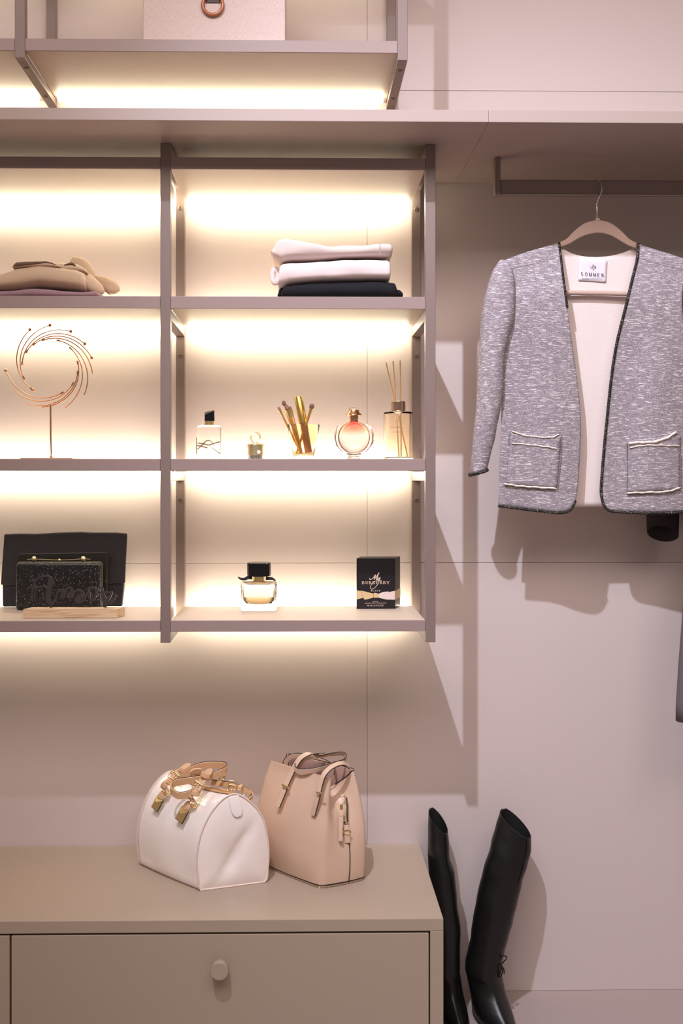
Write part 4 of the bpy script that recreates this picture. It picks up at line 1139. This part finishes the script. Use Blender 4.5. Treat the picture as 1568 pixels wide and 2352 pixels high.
# ------------------------------------------------------------------ tall black boots
BOOT = mat('boot_leather', rgb(17, 16, 16), 0.36, spec=0.5, bump=(28, 0.25, 0.004))
BOOTIN = mat('boot_lining', rgb(14, 12, 13), 0.8)
SOLE = mat('boot_sole', rgb(12, 11, 11), 0.5)
def boot(label, rows, topslope, foot, fdir, ydepth, lace):
    """rows: (y px, left px, right px, depth of the middle, half depth) from the top down to the ankle"""
    y0 = rows[0]
    root = thing('boot', foot, label, 'boot', 'tall black boots by the dresser')
    rings = []
    nrow = 34
    for i in range(nrow):
        yy = rows[0][0] + (rows[-1][0] - rows[0][0]) * i / (nrow - 1)
        ys_ = [r[0] for r in rows]
        xl, xr = lerp1(ys_, [r[1] for r in rows], yy), lerp1(ys_, [r[2] for r in rows], yy)
        yc_, hd_ = lerp1(ys_, [r[3] for r in rows], yy), lerp1(ys_, [r[4] for r in rows], yy)
        a, b = at(xl, yy, yc_), at(xr, yy, yc_)
        fade = max(0, 1 - (yy - rows[0][0]) / 170.0)
        sl_ = topslope * fade
        ring_ = []
        for j in range(28):
            t = 2 * math.pi * j / 28
            c, s = math.cos(t), math.sin(t)
            hw_ = (b.x - a.x) / 2
            p = V(((a.x + b.x) / 2 + c * hw_, yc_ + s * hd_, a.z - c * hw_ * sl_ * (1 if c > -.6 else .8) + s * hd_ * .45 * fade))
            if i > 2: p += V((c, s, 0)) * .0025 * noise.noise(V((p.x * 20, p.y * 20, p.z * 16)))
            ring_.append(p)
        rings.append(ring_)
    # the foot: rings turn forward along fdir
    fdir = V(fdir).normalized(); sdv = V((fdir.y, -fdir.x, 0)) * -1
    last = rings[-1]
    cen = sum(last, V((0, 0, 0))) / 28
    hwl = (max(p.x for p in last) - min(p.x for p in last)) / 2
    L = ydepth
    for (fz, fw, half_l, half_w) in ((.100, .006, .052, hwl * 1.0), (.082, .012, .056, hwl * .99), (.065, .02, .064, hwl * .97), (.045, .035, .082, hwl * .98), (.028, .046, .098, hwl), (.014, .052, .107, hwl * 1.0), (.004, .054, .109, hwl * .97)):
        ring_ = []
        cz0 = cen.copy(); base = V((foot[0], foot[1], 0))
        q = min(1, fz / max(.01, cen.z))
        ctr = base.lerp(V((cen.x, cen.y, 0)), q) + fdir * fw * L / .109
        for j in range(28):
            t = 2 * math.pi * j / 28
            c, s = math.cos(t), math.sin(t)
            al = -s      # +1 towards the toe
            wk = 1.0 if al < .2 else (1 - ((al - .2) / .8) ** 2 * .55)
            p = ctr + fdir * (al * half_l * L / .109) + sdv * (c * half_w * wk)
            p.z = fz + (0.0 if al < 0 else -0.0)
            ring_.append(p)
        rings.append(ring_)
    M().loft(rings, cap0=False).build('shaft', BOOT, root, smooth=180)
    inner = []
    for r in rings[:12]:
        c = sum(r, V((0, 0, 0))) / 28
        inner.append([p + (c - p) * .07 for p in r])
    M().loft(inner, cap0=False, cap1=True).build('lining', BOOTIN, root, smooth=180)
    M().loft([rings[0], [p + V((0, 0, .0015)) for p in rings[0]], [p + V((0, 0, .0015)) for p in inner[0]], inner[0]], False, False).build('top_edge', BOOT, root, smooth=60)
    bot = rings[-1]; c = sum(bot, V((0, 0, 0))) / 28
    M().loft([[V((p.x, p.y, .0003)) + (p - c) * .03 for p in bot], [V((p.x, p.y, .0065)) + (p - c) * .035 for p in bot]]).build('sole', SOLE, root, smooth=40)
    zp = [rings[k][24] + V((.0, -.0012, 0)) for k in range(0, 12)]
    M().tube(resample(zp, 24), .0017, 6).build('zip', SOLE, root)
    if lace:
        for pts in lace:
            M().tube(smoothline([at(*p) for p in pts], 20), .0016, 6).build('bow_lace', SOLE, root, smooth=60)
    return root
r_rows = [(1892, 1148, 1219, -.102, .034), (1920, 1139, 1219, -.104, .038), (1960, 1126, 1210, -.106, .044), (2010, 1110, 1198, -.108, .046), (2070, 1093, 1187, -.110, .047),
          (2110, 1087, 1178, -.112, .046), (2150, 1082, 1167, -.113, .046), (2180, 1075, 1159, -.114, .047), (2210, 1070, 1152, -.116, .049), (2228, 1069, 1150, -.118, .05)]
fr_ = atz(1114, 2312, 0)
boot('tall black leather boot with bow lace, standing free right of the dresser', r_rows, .80, (fr_.x, -.105, 0), (.25, -1, 0), .092,
     [[(1146, 2213, -.145), (1153, 2196, -.15), (1163, 2198, -.15), (1160, 2205, -.155), (1148, 2217, -.15)],
      [(1148, 2216, -.15), (1154, 2230, -.155), (1148, 2245, -.155), (1146, 2240, -.152), (1152, 2222, -.15)],
      [(1149, 2214, -.15), (1156, 2225, -.155), (1158, 2236, -.155)], [(1126, 2222, -.16), (1138, 2221, -.158), (1148, 2216, -.15)]])
l_rows = [(1886, 984, 1028, -.072, .034), (1915, 983, 1031, -.075, .038), (1950, 983, 1032, -.080, .044), (1990, 984, 1043, -.086, .046), (2070, 986, 1050, -.094, .047),
          (2140, 989, 1058, -.102, .046), (2200, 990, 1055, -.108, .047), (2228, 991, 1055, -.111, .048)]
fl_ = atz(1026, 2305, 0)
boot('tall black leather boot squeezed between the dresser side and the other boot', l_rows, .95, (fl_.x, -.100, 0), (.1, -1, 0), .092, None)
# ------------------------------------------------------------------ cardigan on its hanger
YH = YR
def tweed():
    m = bpy.data.materials.new('grey_slub_tweed'); m.use_nodes = True
    nt = m.node_tree; p = nt.nodes['Principled BSDF']
    p.inputs['Roughness'].default_value = .9; p.inputs['Specular IOR Level'].default_value = .15
    tc = nt.nodes.new('ShaderNodeTexCoord')
    def nz(sc, det=2):
        mp = nt.nodes.new('ShaderNodeMapping'); mp.inputs['Scale'].default_value = sc
        nt.links.new(tc.outputs['Object'], mp.inputs[0])
        n = nt.nodes.new('ShaderNodeTexNoise'); n.inputs['Scale'].default_value = 1; n.inputs['Detail'].default_value = det
        nt.links.new(mp.outputs[0], n.inputs['Vector']); return n.outputs['Fac']
    def mix(a, b, f):
        mx = nt.nodes.new('ShaderNodeMix'); mx.data_type = 'RGBA'
        for k, v in (('A', a), ('B', b)):
            if isinstance(v, tuple): mx.inputs[k].default_value = v
            else: nt.links.new(v, mx.inputs[k])
        nt.links.new(f, mx.inputs['Factor']); return mx.outputs['Result']
    def rng(v, a, b):
        r = nt.nodes.new('ShaderNodeMapRange'); r.inputs['From Min'].default_value = a; r.inputs['From Max'].default_value = b
        nt.links.new(v, r.inputs['Value']); return r.outputs[0]
    base = mix(rgb(108, 97, 104), rgb(184, 172, 179), rng(nz((620, 620, 620), 2), .36, .62))
    base = mix(base, rgb(140, 128, 136), rng(nz((30, 30, 160), 2), .45, .75))
    sl = rng(nz((62, 62, 640), 2), .565, .66)
    col = mix(base, rgb(224, 214, 217), sl)
    nt.links.new(col, p.inputs['Base Color'])
    b = nt.nodes.new('ShaderNodeBump'); b.inputs['Strength'].default_value = .6; b.inputs['Distance'].default_value = .0012
    nt.links.new(nz((500, 500, 800), 3), b.inputs['Height']); nt.links.new(b.outputs[0], p.inputs['Normal'])
    return m
TWEED = tweed()
LINING = mat('cream_lining', rgb(230, 215, 212), .9, spec=.15, bump=((300, 300, 800), .6, .001))
BRAID = mat('black_braid', rgb(26, 24, 22), .5, var=((260, 260, 260), rgb(130, 116, 104), .56, .66))
CORD = mat('cream_cord', rgb(232, 218, 208), .85)
HANG = mat('nude_velvet', rgb(196, 168, 156), .75, sheen=.4)
XC = 1373.0
hg = thing('clothes_hanger', at(XC, 690, YH), 'slim nude velvet hanger with metal hook on the hanging rod', 'hanger')
out_ = [(1160, 612), (1200, 592), (1240, 576), (1283, 557), (1300, 549), (1318, 531), (1340, 514), (1360, 507), (1373, 506), (1386, 507), (1405, 514), (1427, 531), (1445, 549), (1462, 558), (1506, 578), (1546, 594), (1586, 614)]
in_ = [(1586, 622), (1546, 604), (1506, 588), (1460, 571), (1440, 563), (1420, 551), (1400, 540), (1373, 535), (1346, 540), (1326, 549), (1306, 561), (1286, 568), (1240, 587), (1200, 603), (1160, 621)]
o1, i1 = line2(out_, 48), line2(in_[::-1], 48)
g = M()
rings = []
for a, b in zip(o1, i1):
    rings.append([at(a.x, a.y, YH - .006), at(b.x, b.y, YH - .006), at(b.x, b.y, YH + .006), at(a.x, a.y, YH + .006)])
g.loft(rings).build('shoulder_bar', HANG, hg, smooth=45, bevel=.0025)
M().lathe(at(XC - 1, 508, YH), [(.007, 0), (.0055, .004), (.005, .0065)], 16).build('neck', HANG, hg, smooth=50)
hook = [(1371, 507, YH), (1370.5, 485, YH), (1370.5, 468, YH), (1376, 452, YH - .013), (1381.5, 438, YH - .0185), (1380, 424, YH - .018), (1373, 415.5, YH - .012), (1365, 412.3, YH + .001), (1358, 413.5, YH + .012), (1355, 418, YH + .0145)]
M().tube(smoothline([at(*p) for p in hook], 50), .00155, 10).build('hook', CHROME, hg, smooth=180)
M().tube([at(1180, 628, YH), at(1230, 668, YH - .002), at(1300, 672, YH - .001), at(1373, 673, YH), at(1440, 675, YH), at(1516, 671, YH), at(1566, 630, YH)], .0062, 10).build('lower_bar', HANG, hg, smooth=60)

cdx = at(XC, 1180, YH)
cd = thing('cardigan', cdx, 'grey slub open cardigan with black braid trim and cream lining on the hanger', 'cardigan')
def fdepth(x, y, side):
    """depth of the front panels"""
    q = max(0, min(1, (y - 556 - 40 * max(0, (abs(x - XC) - 90) / 135)) / 130)); q = q * q * (3 - 2 * q)
    d = YH - .010 - .018 * q + .036 * max(0, (y - 680) / 500.0)
    e = (x - XC) / 230.0
    d += .012 * max(0, 1 - abs(e) / .55) * max(0, min(1, (y - 690) / 120))
    d += .026 * max(0, abs(e) - .55) ** 1.0 * q
    d += (.006 * math.sin((x - 1145) / 34.0) * (.2 + .8 * (y - 600) / 560.0) + .0035 * noise.noise(V((x / 70, y / 190, side)))) * q
    return d
def coons(L_, R_, T_, B_, nu, nv, dep):
    L_, R_ = resample(line2(L_, 80), nv), resample(line2(R_, 80), nv)
    T_, B_ = resample(line2(T_, 60), nu), resample(line2(B_, 60), nu)
    rows = []
    for j in range(nv):
        v = j / (nv - 1); row = []
        for i in range(nu):
            u = i / (nu - 1)
            p = L_[j].lerp(R_[j], u) + T_[i].lerp(B_[i], v) - (T_[0].lerp(T_[-1], u)).lerp(B_[0].lerp(B_[-1], u), v)
            row.append(at(p.x, p.y, dep(p.x, p.y)))
        rows.append(row)
    return rows
def clothpanel(name, rows, par, th=.0025):
    return M().grid(rows).build(name, TWEED, par, smooth=180, solid=th, solid_off=0, mat2=LINING)
# viewer's left front: left boundary = armhole and side, right boundary = front edge
Ledge = [(1152, 600), (1168, 625), (1180, 670), (1178, 730), (1160, 800), (1155, 850), (1152, 920), (1150, 1000), (1147, 1080), (1144, 1162)]
Redge = [(1283, 557), (1287, 590), (1293, 640), (1301, 700), (1312, 780), (1322, 850), (1331, 930), (1333, 1000), (1330, 1060), (1326, 1120), (1321, 1150)]
Ltop = [(1152, 600), (1200, 582), (1240, 570), (1283, 557)]
Lbot = [(1144, 1162), (1190, 1168), (1240, 1174), (1285, 1178), (1308, 1172), (1321, 1150)]
lrows = coons(Ledge, Redge, Ltop, Lbot, 30, 60, lambda x, y: fdepth(x, y, 1))
clothpanel('front_panel', lrows, cd)
Redge2 = [(1464, 560), (1462, 595), (1450, 645), (1437, 700), (1417, 780), (1405, 850), (1396, 930), (1388, 1010), (1382, 1080), (1379, 1130), (1384, 1158)]
Ledge2 = [(1594, 604), (1577, 630), (1566, 675), (1568, 735), (1586, 805), (1590, 855), (1593, 925), (1596, 1005), (1599, 1085), (1602, 1170)]
Rtop = [(1464, 560), (1506, 574), (1546, 586), (1594, 604)]
Rbot = [(1384, 1158), (1398, 1174), (1440, 1180), (1500, 1184), (1560, 1185), (1602, 1180)]
rrows = coons(Redge2, Ledge2, Rtop, Rbot, 30, 60, lambda x, y: fdepth(x, y, 2))
clothpanel('front_panel', rrows, cd)
# back panel with the neckline scoop
def bdepth(x, y):
    q = max(0, min(1, (y - 560) / 120)); q = q * q * (3 - 2 * q)
    return YH + .009 + .006 * q * (1 - .3 * abs((x - XC) / 230)) + .033 * max(0, (y - 680) / 500.0) + .002 * noise.noise(V((x / 60, y / 160, 9)))
BL = [(1152, 601), (1168, 626), (1178, 670), (1176, 730), (1162, 800), (1155, 850), (1152, 920), (1150, 1000), (1147, 1080), (1146, 1160)]
BR = [(2 * XC - a, b + 4) for a, b in BL]
BT = [(1152, 601), (1215, 580), (1262, 567), (1286, 568), (1303, 578), (1325, 586), (1350, 590), (1380, 590), (1410, 586), (1440, 577), (1462, 566), (1490, 570), (1535, 584), (1594, 605)]
BB = [(1146, 1160), (1220, 1163), (1300, 1164), (1373, 1164), (1450, 1166), (1530, 1166), (1600, 1164)]
brows = coons(BL, BR, BT, BB, 44, 50, bdepth)
M().grid(brows).build('back_panel', LINING, cd, smooth=180, solid=.0025, solid_off=0)
# sleeves
def sleeve(rows, par, mir=False):
    rings = []
    n = 40
    ys_ = [r[0] for r in rows]
    for i in range(n):
        y = rows[0][0] + (rows[-1][0] - rows[0][0]) * i / (n - 1)
        xl, xr = lerp1(ys_, [r[1] for r in rows], y), lerp1(ys_, [r[2] for r in rows], y)
        hd_ = lerp1(ys_, [r[3] for r in rows], y)
        tilt = lerp1(ys_, [r[4] for r in rows], y)
        yc_ = YH - .004 - .012 * min(1, (y - 600) / 300) + .045 * max(0, (y - 680) / 500.0)
        if mir: xl, xr, tilt = 2 * XC - xr, 2 * XC - xl, -tilt
        a, b = at(xl, y, yc_), at(xr, y, yc_)
        ring_ = []
        for j in range(24):
            t = 2 * math.pi * j / 24
            c, s = math.cos(t), math.sin(t)
            hw_ = (b.x - a.x) / 2
            p = V(((a.x + b.x) / 2 + c * hw_, yc_ + math.copysign(abs(s) ** .8, s) * hd_, a.z + c * hw_ * tilt))
            if i > 3: p += V((c * .5, s, 0)) * .004 * noise.noise(V((p.x * 18, p.y * 12, p.z * 13)))
            ring_.append(p)
        rings.append(ring_)
    M().loft(rings, cap0=True, cap1=False).build('sleeve', TWEED, par, smooth=180, solid=.002, mat2=LINING)
    return rings
srow = [(597, 1148, 1158, .004, .0), (606, 1139, 1168, .016, .1), (622, 1130, 1176, .024, .1), (650, 1120, 1181, .031, .1), (690, 1111, 1182, .036, .1), (740, 1104, 1179, .038, .1), (790, 1100, 1165, .038, .1), (820, 1098, 1157, .038, .1), (900, 1095, 1154, .037, .1), (935, 1093, 1150, .036, .1),
        (1000, 1088, 1137, .033, .1), (1050, 1083, 1126, .031, .15), (1088, 1080, 1118, .030, .30)]
for mir in (False, True):
    rg = sleeve(srow, cd, mir)
    last = rg[-1]
    tw = []
    g = M()
    for ph in (0, math.pi):
        P_ = []
        for k in range(120):
            q = k / 120 * 24; i0 = int(q) % 24; f_ = q - int(q)
            p = last[i0].lerp(last[(i0 + 1) % 24], f_)
            P_.append(p + V((0, 0, .003 + .0028 * math.sin(k * 1.05 + ph))) + V((math.cos(2*math.pi*k/120), math.sin(2*math.pi*k/120), 0)) * (.001 + .0022 * math.cos(k * 1.05 + ph)))
        g.tube(P_, .0021, 6, closed=True)
    g.build('cuff_trim', BRAID, cd, smooth=180)
# braided trim along front edges and hem
def braid(path, rad=.0024, per=.0055):
    L = sum((b - a).length for a, b in zip(path, path[1:]))
    n = max(20, int(L / .0011))
    P_ = resample(path, n)
    g = M()
    for ph in (0, math.pi):
        Q_ = []
        for k, p in enumerate(P_):
            t = (P_[min(k+1, n-1)] - P_[max(k-1, 0)]).normalized()
            s_ = t.cross(V((0, 1, 0))).normalized()
            a = 2 * math.pi * k * (L / n) / per + ph
            Q_.append(p + s_ * rad * .9 * math.sin(a) + V((0, -1, 0)) * (rad * .8 * math.cos(a) + .0012))
        g.tube(Q_, rad * .8, 5)
    return g
eL = [r[-1] for r in lrows]; hemL = lrows[-1]
eR = [r[0] for r in rrows]; hemR = rrows[-1]
braid([p + V((0, -.001, 0)) for p in eL[:16]], .0020).build('front_trim', BRAID, cd, smooth=180)
braid([p + V((0, -.001, 0)) for p in eR] + [p + V((0, -.001, 0)) for p in hemR[1:]]).build('front_trim', BRAID, cd, smooth=180)
braid([p + V((0, -.001, 0)) for p in hemL]).build('hem_trim', BRAID, cd, smooth=180)
# shoulder and armhole seams
def onfront(x, y, side, off=.0022): return at(x, y, fdepth(x, y, side) - off)
TSEAM = mat('tweed_seam', rgb(138, 126, 132), .9)
for pts, sd_ in (([(1166, 618), (1176, 640), (1181, 670), (1179, 720), (1170, 765), (1161, 800)], 1), ([(1168, 619), (1200, 611), (1240, 603), (1286, 588)], 1),
                 ([(1580, 622), (1570, 644), (1565, 674), (1567, 724), (1576, 769)], 2), ([(1461, 590), (1506, 605), (1546, 614), (1578, 622)], 2)):
    M().tube([onfront(p.x, p.y, sd_, .0012) for p in line2(pts, 30)], .0008, 6).build('seam', TSEAM, cd)
# patch pockets with cord edges
def pocket(tl, tr, br, bl, sd_, cords, sides):
    rows = []
    for j in range(14):
        v = j / 13
        rows.append([onfront(tl[0] + (tr[0]-tl[0])*u + (bl[0]-tl[0])*v*(1-u) + (br[0]-tr[0])*v*u, (tl[1]*(1-u) + tr[1]*u)*(1-v) + (bl[1]*(1-u) + br[1]*u)*v, sd_, .0032 + .0012 * math.sin(math.pi*u)) for u in [k/13 for k in range(14)]])
    pk = M().grid(rows).build('pocket', TWEED, cd, smooth=180, solid=.002, solid_off=0)
    for c, r in cords:
        n = 30
        P_ = [onfront(p.x, p.y + .5 * math.sin(k * .9), sd_, .0062) for k, p in enumerate(line2(c, n))]
        M().tube(P_, [r * (.9 + .15 * math.sin(k * 1.7)) for k in range(n)], 8).build('cord', CORD, pk, smooth=180)
    for c in sides:
        M().tube([onfront(p.x, p.y, sd_, .0052) for p in line2(c, 24)], .0009, 6).build('pocket_seam', TSEAM, pk)
pocket((1172, 992), (1288, 1000), (1278, 1122), (1162, 1112), 1,
       [([(1176, 990), (1200, 999), (1240, 1004), (1268, 1004), (1284, 997)], .0019), ([(1176, 1018), (1220, 1022), (1260, 1027), (1278, 1031)], .0017), ([(1158, 1111), (1190, 1116), (1230, 1119), (1278, 1122)], .0024)],
       [[(1289, 997), (1287, 1050), (1280, 1122)], [(1171, 992), (1169, 1010), (1170, 1020)]])
pocket((1442, 1012), (1562, 998), (1563, 1124), (1440, 1132), 2,
       [([(1444, 1018), (1470, 1016), (1500, 1015), (1530, 1006), (1553, 992)], .0034), ([(1446, 1028), (1480, 1023), (1520, 1023), (1560, 1024)], .0019), ([(1440, 1132), (1480, 1131), (1530, 1129), (1562, 1120)], .0024)],
       [[(1439, 1016), (1440, 1075), (1439, 1130)], [(1556, 992), (1562, 1050), (1563, 1120)]])
# neck label
def onback(x, y, off=.003): return at(x, y, bdepth(x, y) - off)
LB = mat('satin_label', rgb(232, 222, 232), .35, spec=.5)
lr = []
for j in range(10):
    v = j / 9
    lr.append([onback(1330.5 + 63.5 * u - 3 * v, 594.5 + 4.5 * u + 49.5 * v, .0036 + .0004 * math.sin(5 * u + 2 * v)) for u in [k / 9 for k in range(10)]])
lab = M().grid(lr).build('neck_label', LB, cd, smooth=30, solid=.0005)
lab['label'] = 'white satin label with black lettering'
INKB = mat('label_ink', rgb(30, 28, 30), .7)
p0, p1 = onback(1333, 632.5, .0060), onback(1387, 635.5, .0060)
serif('lettering', 'SOMMER', p0, p1 - p0, (0, 0, 1), INKB, lab, (p1 - p0).length, .0078, gap=.42, bold=.9)
t = text('lettering', 'THE GARDEN OF THE MOST BEAUTIFUL', .003, onback(1359.5, 640.2, .0059), INKB, lab, width=.052)
g = M()
fc = onback(1361.5, 613, .0059)
FS = .00105 / 15.68
for x0_, y0_, x1_, y1_, w_ in ((800,440,800,475,22),(780,540,800,500,34),(850,520,890,490,22),(850,580,915,550,36),(775,615,845,650,20),(710,600,760,570,12),(680,545,730,540,12),(770,560,770,580,16),(815,480,830,500,14),(740,570,800,580,10)):
    c_ = lambda x, y: fc + V(((x - 800) * FS * .92, 0, -(y - 545) * FS * .92))
    g.stroke([c_(x0_, y0_), c_((x0_+x1_)/2, (y0_+y1_)/2), c_(x1_, y1_)], [w_*FS*.5, w_*FS, w_*FS*.6], (0, -1, 0), .0003)
g.build('emblem', INKB, lab)

# ------------------------------------------------------------------ garments hanging behind, mostly outside the frame
CHAR = mat('charcoal_wool', rgb(58, 52, 52), .95, spec=.1, bump=((700, 700, 700), .5, .001))
GREYW = mat('grey_wool', rgb(112, 102, 108), .95, spec=.1, bump=((700, 700, 700), .6, .001), var=((500, 500, 500), rgb(86, 78, 84), .5, .75))
def tubegarment(name, m, rows, par, yc_, hd_, inner=None, slant=.0, open_=.0):
    rings = []
    ys_ = [r[0] for r in rows]; n = 26
    for i in range(n):
        y = rows[0][0] + (rows[-1][0] - rows[0][0]) * i / (n - 1)
        xl, xr = lerp1(ys_, [r[1] for r in rows], y), lerp1(ys_, [r[2] for r in rows], y)
        a, b = at(xl, y, yc_), at(xr, y, yc_)
        cut = max(0, (i - n + 8) / 7) if i > n - 9 else 0
        ring_ = []
        for j in range(24):
            t = 2*math.pi*j/24; c, s = math.cos(t), math.sin(t); hw_ = (b.x - a.x)/2
            p = V(((a.x+b.x)/2 + c*hw_, yc_ + s*hd_, a.z - c*hw_*slant*cut - s*hd_*open_*cut))
            if 2 < i < n - 2: p += V((c*.3, s, 0))*.003*noise.noise(V((p.x*15, p.y*15, p.z*9)))
            ring_.append(p)
        rings.append(ring_)
    return M().loft(rings, cap0=True, cap1=False).build(name, m, par, smooth=180, solid=.004, mat2=inner)
YB = -.095
ch = thing('jacket', at(1590, 1130, YB), 'charcoal wool jacket behind the grey cardigan, only one sleeve end showing', 'jacket')
tubegarment('sleeve', CHAR, [(640, 1530, 1570), (680, 1505, 1575), (800, 1493, 1566), (1000, 1487, 1560), (1180, 1485, 1558), (1226, 1486, 1557)], ch, YB, .030, CHAR, .25, .65)
tubegarment('body', CHAR, [(600, 1640, 1680), (640, 1580, 1760), (720, 1566, 1780), (900, 1570, 1780), (1130, 1572, 1780)], ch, YB - .002, .036, CHAR)
GY = -.205
gc = thing('coat', at(1640, 1660, GY), 'long grey wool coat at the right edge, only its sleeve end showing', 'coat')
tubegarment('sleeve', GREYW, [(660, 1705, 1750), (900, 1700, 1762), (1080, 1680, 1748), (1190, 1618, 1692), (1280, 1584, 1660), (1400, 1568, 1640), (1560, 1557, 1628), (1640, 1552, 1620), (1650, 1553, 1619)], gc, GY, .036, GREYW, -.2)
tubegarment('body', GREYW, [(610, 1700, 1740), (640, 1672, 1850), (760, 1668, 1870), (1200, 1666, 1900), (1900, 1664, 1930)], gc, GY + .01, .05, GREYW)
for t_, xm, par_y in ((ch, 1660, YB), (gc, 1722, GY)):
    hk = thing('clothes_hanger', at(xm, 620, par_y), 'wire hanger of the charcoal jacket outside the frame' if t_ is ch else 'wire hanger of the grey coat outside the frame', 'hanger')
    c0 = at(xm, 606, par_y)
    M().tube(smoothline([c0, V((c0.x, par_y, rz0 - .03)), V((c0.x + .012, YR - .015 if par_y < YR else par_y, rz0 + .0)), V((c0.x, YR, rz1 + .0022)), V((c0.x - .008, YR + .014, rz1 - .004))], 30), .0016, 8).build('hook', CHROME, hk, smooth=180)
    M().tube([c0 + V((-.05, 0, -.03)), c0, c0 + V((.05, 0, -.03))], .004, 8).build('shoulder_bar', HANG, hk)
